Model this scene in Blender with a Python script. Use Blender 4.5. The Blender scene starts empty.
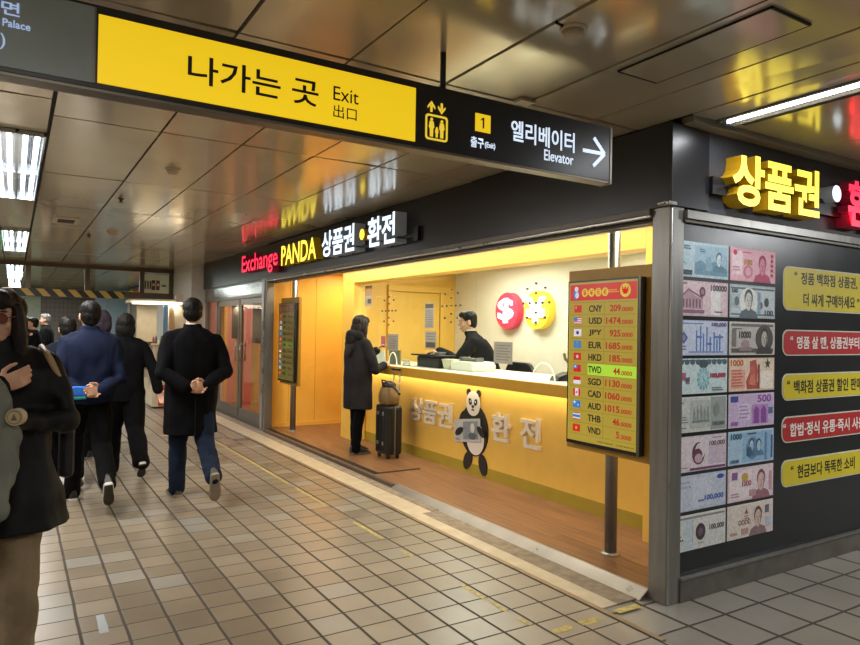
import bpy, bmesh, math, random
from mathutils import Vector, Matrix, noise
from math import sin, cos, pi, radians as R
random.seed(7)
SC = bpy.context.scene
COL = SC.collection
V = Vector

# ------------------------------------------------------------------ materials
def lin(h):
    if isinstance(h, str):
        h = h.lstrip('#'); c = [int(h[i:i+2], 16)/255 for i in (0, 2, 4)]
    else:
        c = list(h)
    return [x/12.92 if x <= .04045 else ((x+.055)/1.055)**2.4 for x in c]
MATS = {}
def nd(nt, typ, **kw):
    n = nt.nodes.new(typ)
    for k, v in kw.items():
        if k in n.inputs: n.inputs[k].default_value = v
        else: setattr(n, k, v)
    return n
def mat(name, col='#808080', rough=.5, metal=0., var=.08, vscale=8., bump=0., bscale=60., emit=0., spec=.5,
        rvar=0., stretch=(1, 1, 1), sheen=0., ecol=None):
    """principled material with a noise-varied colour"""
    if name in MATS: return MATS[name]
    m = bpy.data.materials.new(name); m.use_nodes = True
    nt = m.node_tree; L = nt.links; b = nt.nodes['Principled BSDF']
    c = lin(col)
    b.inputs['Roughness'].default_value = rough
    b.inputs['Metallic'].default_value = metal
    b.inputs['Specular IOR Level'].default_value = spec
    tc = nd(nt, 'ShaderNodeTexCoord')
    mp = nd(nt, 'ShaderNodeMapping'); mp.inputs['Scale'].default_value = stretch
    L.new(tc.outputs['Object'], mp.inputs['Vector'])
    ns = nd(nt, 'ShaderNodeTexNoise', Scale=vscale, Detail=4.)
    L.new(mp.outputs[0], ns.inputs['Vector'])
    rp = nd(nt, 'ShaderNodeValToRGB')
    rp.color_ramp.elements[0].position = .3; rp.color_ramp.elements[1].position = .7
    rp.color_ramp.elements[0].color = [max(0, x*(1-var)) for x in c]+[1]
    rp.color_ramp.elements[1].color = [min(1, x*(1+var)) for x in c]+[1]
    L.new(ns.outputs['Fac'], rp.inputs['Fac']); L.new(rp.outputs[0], b.inputs['Base Color'])
    if rvar:
        mr = nd(nt, 'ShaderNodeMapRange'); mr.inputs[3].default_value = max(.02, rough-rvar); mr.inputs[4].default_value = rough+rvar
        L.new(ns.outputs['Fac'], mr.inputs[0]); L.new(mr.outputs[0], b.inputs['Roughness'])
    if bump:
        n2 = nd(nt, 'ShaderNodeTexNoise', Scale=bscale, Detail=3.)
        L.new(mp.outputs[0], n2.inputs['Vector'])
        bp = nd(nt, 'ShaderNodeBump', Strength=bump, Distance=.01)
        L.new(n2.outputs['Fac'], bp.inputs['Height']); L.new(bp.outputs[0], b.inputs['Normal'])
    if sheen:
        b.inputs['Sheen Weight'].default_value = sheen
    if emit:
        b.inputs['Emission Color'].default_value = lin(ecol or col)+[1]
        b.inputs['Emission Strength'].default_value = emit
    MATS[name] = m
    return m
def glass_mat(name, tint='#f4fbfa', refl=.09, haze=0.0):
    if name in MATS: return MATS[name]
    m = bpy.data.materials.new(name); m.use_nodes = True
    nt = m.node_tree; L = nt.links; nt.nodes.clear()
    out = nd(nt, 'ShaderNodeOutputMaterial')
    tr = nd(nt, 'ShaderNodeBsdfTransparent'); tr.inputs[0].default_value = lin(tint)+[1]
    gl = nd(nt, 'ShaderNodeBsdfGlossy'); gl.inputs['Roughness'].default_value = .02
    fr = nd(nt, 'ShaderNodeLayerWeight', Blend=.25)
    mr = nd(nt, 'ShaderNodeMapRange'); mr.inputs[3].default_value = refl; mr.inputs[4].default_value = .8
    L.new(fr.outputs['Fresnel'], mr.inputs[0])
    ge = nd(nt, 'ShaderNodeNewGeometry'); ff = nd(nt, 'ShaderNodeMath', operation='SUBTRACT'); ff.inputs[0].default_value = 1.; L.new(ge.outputs['Backfacing'], ff.inputs[1])
    fm = nd(nt, 'ShaderNodeMath', operation='MULTIPLY'); L.new(ff.outputs[0], fm.inputs[0]); L.new(mr.outputs[0], fm.inputs[1])
    mx = nd(nt, 'ShaderNodeMixShader')
    L.new(fm.outputs[0], mx.inputs[0]); L.new(tr.outputs[0], mx.inputs[1]); L.new(gl.outputs[0], mx.inputs[2])
    if haze:
        df = nd(nt, 'ShaderNodeBsdfDiffuse'); df.inputs[0].default_value = (.8, .8, .78, 1)
        m2 = nd(nt, 'ShaderNodeMixShader'); m2.inputs[0].default_value = haze
        L.new(mx.outputs[0], m2.inputs[1]); L.new(df.outputs[0], m2.inputs[2]); mx = m2
    L.new(mx.outputs[0], out.inputs[0])
    MATS[name] = m
    return m

def tile_floor():
    m = bpy.data.materials.new('floor_tiles'); m.use_nodes = True
    nt = m.node_tree; L = nt.links; b = nt.nodes['Principled BSDF']
    tc = nd(nt, 'ShaderNodeTexCoord'); sx = nd(nt, 'ShaderNodeSeparateXYZ'); L.new(tc.outputs['Object'], sx.inputs[0])
    def mth(op, a, bb=None, clamp=False):
        n = nd(nt, 'ShaderNodeMath', operation=op); n.use_clamp = clamp
        for i, x in enumerate((a, bb)):
            if x is None: continue
            if isinstance(x, (int, float)): n.inputs[i].default_value = x
            else: L.new(x, n.inputs[i])
        return n.outputs[0]
    big = mth('GREATER_THAN', sx.outputs[0], 2.72)
    def mixv(a, c): return mth('ADD', mth('MULTIPLY', a, mth('SUBTRACT', 1., big)), mth('MULTIPLY', c, big))
    tx = mixv(mth('ADD', mth('DIVIDE', sx.outputs[0], .2), 100-.508), mth('ADD', mth('DIVIDE', sx.outputs[0], .3), 100-.9))
    ty = mixv(mth('ADD', mth('DIVIDE', sx.outputs[1], .2), 100-.31), mth('ADD', mth('DIVIDE', sx.outputs[1], .3), 100-.5))
    def edge(t, w, s):
        f = mth('FRACT', t)
        d = mth('MINIMUM', f, mth('SUBTRACT', 1., f))
        return mth('MULTIPLY', mth('SUBTRACT', d, w), s, True), mth('FLOOR', t)
    # hand-laid joints: a little wobble
    nz = nd(nt, 'ShaderNodeTexNoise', Scale=3.); L.new(tc.outputs['Object'], nz.inputs['Vector'])
    wob = mth('MULTIPLY', mth('SUBTRACT', nz.outputs['Fac'], .5), .05)
    ex, fx = edge(mth('ADD', tx, wob), .028, 50.)
    ey, fy = edge(mth('ADD', ty, wob), .017, 60.)
    e = mth('MULTIPLY', ex, ey)
    cv = nd(nt, 'ShaderNodeCombineXYZ'); L.new(fx, cv.inputs[0]); L.new(fy, cv.inputs[1])
    wn = nd(nt, 'ShaderNodeTexWhiteNoise', noise_dimensions='2D'); L.new(cv.outputs[0], wn.inputs['Vector'])
    rp = nd(nt, 'ShaderNodeValToRGB'); cr = rp.color_ramp
    stops = [(0, '#7c7060'), (.35, '#867a68'), (.7, '#8c7f6c'), (.9, '#938673'), (.965, '#928d83'), (1, '#8c887f')]
    cr.elements[0].color = lin(stops[0][1])+[1]; cr.elements[1].color = lin(stops[-1][1])+[1]
    for p, c in stops[1:-1]: cr.elements.new(p).color = lin(c)+[1]
    L.new(wn.outputs['Value'], rp.inputs[0])
    # greyer paving round the corner and towards the shop
    gx = nd(nt, 'ShaderNodeMapRange'); gx.inputs[1].default_value = 1.6; gx.inputs[2].default_value = 3.4
    L.new(mth('ADD', sx.outputs[0], mth('MULTIPLY', nz.outputs['Fac'], .8)), gx.inputs[0])
    gy = nd(nt, 'ShaderNodeMapRange'); gy.inputs[1].default_value = 6.5; gy.inputs[2].default_value = 3.0
    L.new(sx.outputs[1], gy.inputs[0])
    mg = nd(nt, 'ShaderNodeMixRGB'); mg.inputs[2].default_value = lin('#8f8b82')+[1]
    L.new(mth('MULTIPLY', mth('MULTIPLY', gx.outputs[0], gy.outputs[0]), .85), mg.inputs[0]); L.new(rp.outputs[0], mg.inputs[1])
    # dirt
    n3 = nd(nt, 'ShaderNodeTexNoise', Scale=1.3, Detail=8., Roughness=.65); L.new(tc.outputs['Object'], n3.inputs['Vector'])
    r3 = nd(nt, 'ShaderNodeMapRange'); r3.inputs[1].default_value = .3; r3.inputs[2].default_value = .7; r3.inputs[3].default_value = .8; r3.inputs[4].default_value = 1.06
    L.new(n3.outputs['Fac'], r3.inputs[0])
    md = nd(nt, 'ShaderNodeMixRGB', blend_type='MULTIPLY'); md.inputs[0].default_value = 1
    L.new(mg.outputs[0], md.inputs[1]); L.new(r3.outputs[0], md.inputs[2])
    mj = nd(nt, 'ShaderNodeMixRGB'); mj.inputs[1].default_value = lin('#3d352b')+[1]
    L.new(e, mj.inputs[0]); L.new(md.outputs[0], mj.inputs[2]); L.new(mj.outputs[0], b.inputs['Base Color'])
    rr = nd(nt, 'ShaderNodeMapRange'); rr.inputs[3].default_value = .8; rr.inputs[4].default_value = .27
    L.new(e, rr.inputs[0])
    ra = mth('ADD', rr.outputs[0], mth('MULTIPLY', wn.outputs['Value'], .08)); L.new(ra, b.inputs['Roughness'])
    bp = nd(nt, 'ShaderNodeBump', Strength=.5, Distance=.003)
    hh = mth('ADD', e, mth('MULTIPLY', n3.outputs['Fac'], .12)); L.new(hh, bp.inputs['Height']); L.new(bp.outputs[0], b.inputs['Normal'])
    return m
def wood_floor():
    m = bpy.data.materials.new('laminate_wood'); m.use_nodes = True
    nt = m.node_tree; L = nt.links; b = nt.nodes['Principled BSDF']
    tc = nd(nt, 'ShaderNodeTexCoord'); mp = nd(nt, 'ShaderNodeMapping'); mp.inputs['Rotation'].default_value = (0, 0, pi/2)
    L.new(tc.outputs['Object'], mp.inputs[0])
    br = nd(nt, 'ShaderNodeTexBrick', Scale=1., Color1=lin('#926b4a')+[1], Color2=lin('#835d40')+[1], Mortar=lin('#6f3f20')+[1])
    br.inputs['Mortar Size'].default_value = .0015; br.inputs['Brick Width'].default_value = 1.2; br.inputs['Row Height'].default_value = .12
    L.new(mp.outputs[0], br.inputs[0])
    m2 = nd(nt, 'ShaderNodeMapping'); m2.inputs['Scale'].default_value = (9, .7, 1); L.new(tc.outputs['Object'], m2.inputs[0])
    ns = nd(nt, 'ShaderNodeTexNoise', Scale=3., Detail=6.); L.new(m2.outputs[0], ns.inputs[0])
    mr = nd(nt, 'ShaderNodeMapRange'); mr.inputs[1].default_value = .3; mr.inputs[2].default_value = .7; mr.inputs[3].default_value = .72; mr.inputs[4].default_value = 1.18
    L.new(ns.outputs['Fac'], mr.inputs[0])
    mx = nd(nt, 'ShaderNodeMixRGB', blend_type='MULTIPLY'); mx.inputs[0].default_value = 1
    L.new(br.outputs[0], mx.inputs[1]); L.new(mr.outputs[0], mx.inputs[2]); L.new(mx.outputs[0], b.inputs['Base Color'])
    b.inputs['Roughness'].default_value = .42
    return m
def stripes(name, c1, c2, n=(1, 0, 1), period=.2, rough=.5):
    m = bpy.data.materials.new(name); m.use_nodes = True
    nt = m.node_tree; L = nt.links; b = nt.nodes['Principled BSDF']
    tc = nd(nt, 'ShaderNodeTexCoord')
    d = nd(nt, 'ShaderNodeVectorMath', operation='DOT_PRODUCT'); d.inputs[1].default_value = n
    L.new(tc.outputs['Object'], d.inputs[0])
    a = nd(nt, 'ShaderNodeMath', operation='DIVIDE'); a.inputs[1].default_value = period; L.new(d.outputs['Value'], a.inputs[0])
    f = nd(nt, 'ShaderNodeMath', operation='FRACT'); L.new(a.outputs[0], f.inputs[0])
    g = nd(nt, 'ShaderNodeMath', operation='GREATER_THAN'); g.inputs[1].default_value = .5; L.new(f.outputs[0], g.inputs[0])
    mx = nd(nt, 'ShaderNodeMixRGB'); mx.inputs[1].default_value = lin(c1)+[1]; mx.inputs[2].default_value = lin(c2)+[1]
    L.new(g.outputs[0], mx.inputs[0]); L.new(mx.outputs[0], b.inputs['Base Color']); b.inputs['Roughness'].default_value = rough
    return m

# ------------------------------------------------------------------ mesh builder
class B:
    def __init__(s): s.bm = bmesh.new(); s.mats = []
    def mi(s, m):
        if m is None: return 0
        if m not in s.mats: s.mats.append(m)
        return s.mats.index(m)
    def face(s, pts, m=None):
        f = s.bm.faces.new([s.bm.verts.new(p) for p in pts]); f.material_index = s.mi(m); return f
    def box(s, x0, x1, y0, y1, z0, z1, m=None, M=None):
        x0, x1 = min(x0, x1), max(x0, x1); y0, y1 = min(y0, y1), max(y0, y1); z0, z1 = min(z0, z1), max(z0, z1)
        P = [V((x, y, z)) for z in (z0, z1) for y in (y0, y1) for x in (x0, x1)]
        if M is not None: P = [M @ p for p in P]
        v = [s.bm.verts.new(p) for p in P]
        for q in ((0, 2, 3, 1), (4, 5, 7, 6), (0, 1, 5, 4), (2, 6, 7, 3), (0, 4, 6, 2), (1, 3, 7, 5)):
            f = s.bm.faces.new([v[i] for i in q]); f.material_index = s.mi(m)
        return s
    def rings(s, rs, m=None, cap=True, close=False):
        vs = [[s.bm.verts.new(p) for p in r] for r in rs]
        n = len(vs[0]); k = s.mi(m)
        for a, b in zip(vs, vs[1:]):
            for i in range(n):
                f = s.bm.faces.new((a[i], a[(i+1) % n], b[(i+1) % n], b[i])); f.material_index = k; f.smooth = True
        if cap:
            f = s.bm.faces.new(vs[0][::-1]); f.material_index = k
            f = s.bm.faces.new(vs[-1]); f.material_index = k
        return s
    def tube(s, pts, r, m=None, n=10, cap=True):
        pts = [V(p) for p in pts]; rs = []
        rr = r if isinstance(r, (list, tuple)) else [r]*len(pts)
        up = None
        for i, p in enumerate(pts):
            t = (pts[min(i+1, len(pts)-1)]-pts[max(i-1, 0)]).normalized()
            if up is None:
                up = V((0, 0, 1)) if abs(t.z) < .9 else V((1, 0, 0))
            a = t.cross(up)
            if a.length < 1e-4: a = t.orthogonal()
            a.normalize(); b = a.cross(t).normalized(); up = b
            rs.append([p+a*(cos(2*pi*j/n)*rr[i])+b*(sin(2*pi*j/n)*rr[i]) for j in range(n)])
        return s.rings(rs, m, cap)
    def cyl(s, p, q, r, m=None, n=16, r2=None):
        return s.tube([p, q], [r, r if r2 is None else r2], m, n)
    def lathe(s, c, prof, m=None, n=20, M=None):
        """prof: list of (radius, height) about +Z at c"""
        c = V(c); rs = []
        for r, h in prof:
            ring = [V((cos(2*pi*j/n)*max(r, 1e-4), sin(2*pi*j/n)*max(r, 1e-4), h)) for j in range(n)]
            rs.append([c+(M @ p if M is not None else p) for p in ring])
        return s.rings(rs, m)
    def ball(s, c, rad, m=None, n=14, k=9, M=None):
        c = V(c); rx, ry, rz = rad if isinstance(rad, (tuple, list)) else (rad,)*3
        rs = []
        for i in range(k+1):
            t = -pi/2+pi*i/k; q = max(cos(t), 1e-3)
            ring = [V((rx*q*cos(2*pi*j/n), ry*q*sin(2*pi*j/n), rz*sin(t))) for j in range(n)]
            rs.append([c+(M @ p if M is not None else p) for p in ring])
        return s.rings(rs, m)
    def prism(s, F, poly, c0, c1, m=None, side=None):
        """polygon in frame coordinates extruded from depth c0 to c1 (towards the viewer is +)"""
        n = len(poly)
        area = sum(poly[i][0]*poly[(i+1) % n][1]-poly[(i+1) % n][0]*poly[i][1] for i in range(n))
        if area < 0: poly = poly[::-1]
        a = [s.bm.verts.new(F(x, y, c0)) for x, y in poly]; b = [s.bm.verts.new(F(x, y, c1)) for x, y in poly]
        k = s.mi(m); k2 = s.mi(side) if side else k
        f = s.bm.faces.new(b); f.material_index = k
        f = s.bm.faces.new(a[::-1]); f.material_index = k2
        for i in range(n):
            f = s.bm.faces.new((a[i], a[(i+1) % n], b[(i+1) % n], b[i])); f.material_index = k2
        return s
    def frect(s, F, x0, x1, y0, y1, c0, c1, m=None, side=None):
        return s.prism(F, [(x0, y0), (x1, y0), (x1, y1), (x0, y1)], c0, c1, m, side)
    def text(s, F, body, x0, x1, y0, y1, c0, depth=.002, m=None, side=None, bold=.012, keep=False, align='c'):
        """lettering fitted to the rectangle (x0..x1, y0..y1); keep = keep the letters' own proportions"""
        me, (a0, a1, b0, b1) = text_mesh(body, bold)
        sx = (x1-x0)/max(a1-a0, 1e-6); sy = (y1-y0)/max(b1-b0, 1e-6)
        ox = x0
        if keep:
            sx = min(sx, sy); sy = sx
            w = (a1-a0)*sx
            ox = x0 if align == 'l' else (x1-w if align == 'r' else (x0+x1-w)/2)
        k = s.mi(m); k2 = s.mi(side) if side else k
        vs = [s.bm.verts.new(F(ox+(v.co.x-a0)*sx, y0+(v.co.y-b0)*sy, c0+(v.co.z+.5)*depth)) for v in me.vertices]
        for p in me.polygons:
            try: f = s.bm.faces.new([vs[i] for i in p.vertices])
            except ValueError: continue
            f.material_index = k if p.normal.z > .5 else k2
        bpy.data.meshes.remove(me)
        return s
    def build(s, name, mats=None, parent=None, bevel=0., smooth=None, world=True, seg=2):
        me = bpy.data.meshes.new(name)
        bmesh.ops.recalc_face_normals(s.bm, faces=s.bm.faces[:]) if bevel else None
        s.bm.to_mesh(me); s.bm.free()
        for m in (s.mats or ([mats] if mats is not None and not isinstance(mats, list) else (mats or []))):
            me.materials.append(m)
        o = bpy.data.objects.new(name, me); COL.objects.link(o)
        if parent is not None:
            if world: me.transform(WM[parent.name].inverted())
            o.parent = parent
            WM[o.name] = WM[parent.name] if world or parent.name in WM else Matrix()
        else:
            WM[o.name] = Matrix()
        if bevel:
            md = o.modifiers.new('bevel', 'BEVEL'); md.width = bevel; md.segments = seg; md.limit_method = 'ANGLE'; md.angle_limit = R(40)
        if smooth:
            for p in me.polygons: p.use_smooth = True
        return o
WM = {}
TXT = {}
def text_mesh(body, bold=.012):
    cu = bpy.data.curves.new('t', 'FONT'); cu.body = body; cu.size = 1; cu.extrude = .5; cu.offset = bold
    cu.resolution_u = 3
    o = bpy.data.objects.new('t', cu); COL.objects.link(o)
    dg = bpy.context.evaluated_depsgraph_get(); dg.update()
    me = bpy.data.meshes.new_from_object(o.evaluated_get(dg), depsgraph=dg)
    bpy.data.objects.remove(o); bpy.data.curves.remove(cu)
    xs = [v.co.x for v in me.vertices]; ys = [v.co.y for v in me.vertices]
    if not xs: return me, (0, 1, 0, 1)
    return me, (min(xs), max(xs), min(ys), max(ys))
class Fr:
    """a drawing plane: origin, right, up; depth along right x up"""
    def __init__(s, o, x, y): s.o = V(o); s.x = V(x); s.y = V(y); s.n = s.x.cross(s.y)
    def __call__(s, a, b, c=0.): return s.o+s.x*a+s.y*b+s.n*c
def front(X, Y=0., Z=0.): return Fr((X, Y, Z), (0, -1, 0), (0, 0, 1))      # faces the corridor (-X); a = -(y-Y)
def side(Y, X=0., Z=0.): return Fr((X, Y, Z), (1, 0, 0), (0, 0, 1))        # faces -Y; a = x-X
def tag(o, label=None, cat=None, group=None, kind=None):
    if label: o['label'] = label
    if cat: o['category'] = cat
    if group: o['group'] = group
    if kind: o['kind'] = kind
    return o
def thing(name, label, cat, loc=(0, 0, 0), rz=0., group=None):
    o = bpy.data.objects.new(name, None); COL.objects.link(o); o.empty_display_size = .1
    o.location = loc; o.rotation_euler = (0, 0, rz)
    WM[o.name] = Matrix.Translation(V(loc)) @ Matrix.Rotation(rz, 4, 'Z')
    return tag(o, label, cat, group)
def struct(b, name, m=None, **kw): return tag(b.build(name, m, **kw), kind='structure')
def circ(cx, cy, rx, ry=None, n=24, a0=0., a1=2*pi):
    ry = rx if ry is None else ry
    return [(cx+rx*cos(a0+(a1-a0)*i/n), cy+ry*sin(a0+(a1-a0)*i/n)) for i in range(n)]
def rrect(x0, x1, y0, y1, r, n=5):
    out = []
    for cx, cy, a in ((x1-r, y0+r, -pi/2), (x1-r, y1-r, 0), (x0+r, y1-r, pi/2), (x0+r, y0+r, pi)):
        out += [(cx+r*cos(a+pi/2*i/n), cy+r*sin(a+pi/2*i/n)) for i in range(n+1)]
    return out

# ------------------------------------------------------------------ camera (solved from the tile grid and the shop's edges)
HC = 1.4905; FPX = 675.8
yaw, pitch, roll = R(31.6206), R(.6666), R(.9441)
Fw = V((sin(yaw)*cos(pitch), cos(yaw)*cos(pitch), sin(pitch)))
r0 = V((cos(yaw), -sin(yaw), 0)); u0 = r0.cross(Fw)
Rt = r0*cos(roll)+u0*sin(roll); Up = -r0*sin(roll)+u0*cos(roll)
cd = bpy.data.cameras.new('camera'); cam = bpy.data.objects.new('camera', cd); COL.objects.link(cam)
cam.matrix_world = Matrix(((Rt.x, Up.x, -Fw.x, 0), (Rt.y, Up.y, -Fw.y, 0), (Rt.z, Up.z, -Fw.z, HC), (0, 0, 0, 1)))
cd.sensor_fit = 'HORIZONTAL'; cd.sensor_width = 36; cd.lens = 36*FPX/860; cd.clip_start = .05
SC.camera = cam
SC.view_settings.view_transform = 'Standard'; SC.view_settings.look = 'None'; SC.view_settings.gamma = 1
SC.view_settings.exposure = 0.0
# ================================================================== THE SETTING
YEL = mat('yellow_wall_paint', '#ecbf55', .42, var=.03)
YELD = mat('mustard_edge', '#b58a24', .45, var=.04)
OLV = mat('olive_yellow_plinth', '#a8912a', .5, var=.05)
CREAM = mat('cream_back_wall', '#e6e0cc', .55, var=.02)
BLK = mat('black_fascia_panel', '#1c1c21', .32, var=.1, vscale=3)
BLKW = mat('black_wall_board', '#14181d', .3, var=.12, vscale=4, rvar=.06)
STEEL = mat('brushed_steel', '#86847f', .34, .65, var=.12, vscale=5, stretch=(6, 6, .5), rvar=.08)
STEEL2 = mat('bright_steel', '#a9a7a2', .3, .7, var=.12, vscale=5, rvar=.1)
DSTEEL = mat('dull_steel', '#6e6a63', .45, .5, var=.2, vscale=9, rvar=.12)
CEIL = mat('bronze_ceiling_panel', '#d9cdb3', .15, .45, var=.1, vscale=1.2, rvar=.04, bump=.03, bscale=2.5)
DARK = mat('ceiling_joint', '#17130f', .7)
CONC = mat('worn_concrete', '#8f8270', .85, var=.25, vscale=14, bump=.4, bscale=50)
MARB = mat('cream_marble_strip', '#c0b299', .4, var=.12, vscale=9)
BRASS = mat('brass_trim', '#8a7556', .4, .4, var=.2)
CW = mat('pale_grey_column', '#cdc8be', .5, var=.06)
WALLT = mat('far_wall', '#8a8578', .6, var=.1)
TUBE = mat('fluorescent_tube', '#f4f8ff', .4, emit=9., var=0)
GLASS = glass_mat('counter_glass', refl=.035)
GLASSD = glass_mat('door_glass', tint='#efe9e6', refl=.1)
GLASSS = glass_mat('smoke_barrier_glass', tint='#eef3f1', refl=.1)

b = B(); b.box(-5, 10, -4, 27, -.1, 0); fl = struct(b, 'floor', tile_floor())

# ceiling: pressed metal panels on a dark deck, each hanging a hair out of true
b = B(); b.box(-5, 10, -4, 27, 2.70, 2.8, DARK)
xs = [.163]+[.25+.498*k for k in range(1, 6)]+[3.09]
ys = [2.73+1.672*k for k in range(-4, 15)]
rnd = random.Random(3)
def cpanel(x0, x1, y0, y1, g=.007):
    t = [rnd.uniform(-.0045, .0045) for _ in range(4)]
    P = [(x0+g, y0+g*1.5, 2.68+t[0]), (x1-g, y0+g*1.5, 2.68+t[1]), (x1-g, y1-g*1.5, 2.68+t[2]), (x0+g, y1-g*1.5, 2.68+t[3])]
    b.face(P[::-1], CEIL)
    for i in range(4):
        p, q = P[i], P[(i+1) % 4]; b.face([p, q, (q[0], q[1], 2.7), (p[0], p[1], 2.7)], CEIL)
for j in range(len(ys)-1):
    for i in range(len(xs)-1): cpanel(xs[i], xs[i+1], ys[j], ys[j+1])
for j in range(len(ys)-1):            # plain bands left of the lamp lane and right of the corner
    for k in range(8): cpanel(-.17-.6*(k+1), -.17-.6*k, ys[j], ys[j+1])
LAMPS = [(-2.4, .2), (4.83, 7.4), (9.95, 12.75), (15.6, 18.1), (20.6, 23.1)]
cuts = [-4]+[c for l in LAMPS for c in l]+[27]
for a, c in zip(cuts[::2], cuts[1::2]):
    y = a
    while y < c-.05:
        cpanel(-.17, .155, y, min(c, y+1.3)); y += 1.3
for x0, x1 in ((3.09, 3.295), (3.49, 4.3), (4.3, 5.2), (5.2, 6.1), (6.1, 7.), (7., 10.)):
    for y0, y1 in ((-4, -2.2), (-2.2, -.4), (-.4, .95), (.95, 2.37)): cpanel(x0, x1, y0, y1)
for y0, y1 in ((-4, -2.2), (-2.2, -.4), (-.4, .95)): cpanel(3.295, 3.49, y0, y1)
b.box(3.16, 10, 2.40, 2.484, 2.662, 2.70, CEIL)
# access hatch plate let into the panel near the corner
HX = .0035
for q in ((2.295, 2.295+HX, 1.42, 2.15), (2.55-HX, 2.55, 1.42, 2.15), (2.295, 2.55, 2.15-HX*2, 2.15), (2.295, 2.55, 1.42, 1.42+HX*2)): b.box(*q, 2.668, 2.676, DARK)
b.box(2.3, 2.545, 1.43, 2.14, 2.669, 2.678, CEIL)
struct(b, 'ceiling')

# fascia above the shop (front) and above the side wall
b = B(); b.box(3.072, 3.27, 2.475, 13.27, 2.2, 2.672, BLK); b.box(3.27, 9.5, 2.475, 2.67, 2.185, 2.66, mat('lightened_side_fascia', '#3b3e44', .55, var=.08))  # side run is the same black fascia, lamplight put into a paler colour
b.box(3.062, 3.383, 2.462, 2.475, 2.20, 2.656, BLK)     # cover plate at the corner
struct(b, 'wall_front', bevel=.003)
b = B()
b.box(3.045, 3.2, 2.6, 9.42, 2.165, 2.2, DSTEEL); b.box(3.052, 3.09, 2.6, 9.42, 2.15, 2.165, STEEL2)
b.box(3.1, 3.17, 2.6, 9.42, 2.13, 2.165, mat('door_track_dark', '#2a211c', .5)); b.box(3.17, 3.2, 2.6, 9.42, 2.125, 2.165, STEEL2)
struct(b, 'trim_1', bevel=.003)
b = B(); b.box(3.175, 9.5, 2.445, 2.6, 2.137, 2.186, STEEL); b.box(3.175, 9.5, 2.46, 2.6, 2.118, 2.137, DSTEEL)
struct(b, 'trim_2', bevel=.003)
b = B(); b.box(3.175, 9.5, 2.484, 2.6, .13, 2.12, BLKW); struct(b, 'wall_right')
b = B(); b.box(3.175, 9.5, 2.462, 2.6, 0, .128, DSTEEL); b.box(3.175, 9.5, 2.452, 2.484, .124, .137, STEEL)
struct(b, 'baseboard_right', bevel=.003)
b = B()
b.box(3.07, 3.17, 2.478, 2.6, 0, 2.2, STEEL); b.box(3.085, 3.182, 2.472, 2.5, 0, 2.2, STEEL); b.cyl((3.088, 2.488, 0), (3.088, 2.488, 2.2), .016, STEEL2, 12)
b.box(3.03, 3.1, 2.455, 2.53, 2.2, 2.222, STEEL2); b.box(3.01, 3.05, 2.49, 2.52, 2.202, 2.215, STEEL2)
struct(b, 'trim_3', bevel=.004)

# shop floor, threshold, worn kerb
b = B(); b.box(3.07, 5.6, 2.6, 9.6, 0, .05); struct(b, 'floor_1', wood_floor())
b = B()
b.box(2.705, 2.735, 2.2, 9.2, 0, .006, BRASS)
b.box(2.735, 2.94, 4.7, 13.3, 0, .010, MARB); b.box(2.735, 2.85, 2.62, 4.7, 0, .008, MARB)
b.box(2.85, 3.0, 2.62, 4.7, 0, .009, CONC); b.box(2.94, 3.07, 4.7, 13.3, 0, .014, CONC)
struct(b, 'trim_4', bevel=.002)
b = B()
b.prism(Fr((0, 2.6, 0), (1, 0, 0), (0, 0, 1)), [(2.998, .003), (3.012, .003), (3.075, .045), (3.09, .053), (3.075, .053)], 0, -2.95, STEEL2)
struct(b, 'trim_5')
b = B()
RUB = mat('black_rubber_track', '#1d1a18', .6)
b.box(3.04, 3.072, 5.55, 9.4, 0, .048, mat('step_riser', '#5a4a3a', .6))
for k in range(3): b.box(3.085+.022*k, 3.1+.022*k, 6.02, 9.4, .05, .056, RUB)
b.box(3.09, 3.62, 6.02, 6.055, .05, .056, RUB)
struct(b, 'trim_6')

# shop interior shell
b = B(); b.box(3.17, 5.6, 9.54, 9.62, .05, 2.34, YEL)
for x in (3.45, 3.86, 4.3): b.box(x, x+.004, 9.537, 9.54, .05, 2.34, YELD)
b.box(3.17, 5.6, 9.525, 9.54, .05, .11, YEL); struct(b, 'wall_left')
b = B(); b.box(5.56, 5.62, 2.6, 8.33, .05, 2.34, CREAM); b.box(5.3, 5.6, 8.47, 9.54, .05, 2.34, YEL)
struct(b, 'wall_back')
b = B(); b.box(3.175, 5.6, 2.6, 2.64, .05, 2.34, CREAM); struct(b, 'wall_end')
b = B(); b.box(3.2, 5.6, 2.6, 9.6, 2.34, 2.4, mat('shop_ceiling', '#f0e6cc', .6)); struct(b, 'ceiling_1')
# pilasters, beam, staff-room wall with its recessed door
b = B(); b.box(3.75, 3.94, 7.98, 8.33, .05, 2.34, YEL); b.box(3.749, 3.76, 8.327, 8.331, .05, 2.34, YELD); struct(b, 'trim_13', bevel=.004)
b = B(); b.box(3.75, 3.94, 2.64, 3.23, .05, 2.34, YEL); struct(b, 'trim_14', bevel=.004)
b = B(); b.box(3.75, 3.95, 3.23, 7.98, 2.09, 2.34, YEL); struct(b, 'trim_15', bevel=.004)
b = B()
b.box(3.95, 5.56, 8.33, 8.47, .05, 2.34, YEL)
b.box(4.42, 4.52, 8.285, 8.33, .05, 2.03, YEL); b.box(5.28, 5.38, 8.285, 8.33, .05, 2.03, YEL); b.box(4.42, 5.38, 8.285, 8.33, 2.032, 2.12, YEL)
struct(b, 'wall_staff_room', bevel=.004)
b = B(); b.box(4.53, 5.27, 8.305, 8.328, .06, 2.02, YEL); d = struct(b, 'door_2')
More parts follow.
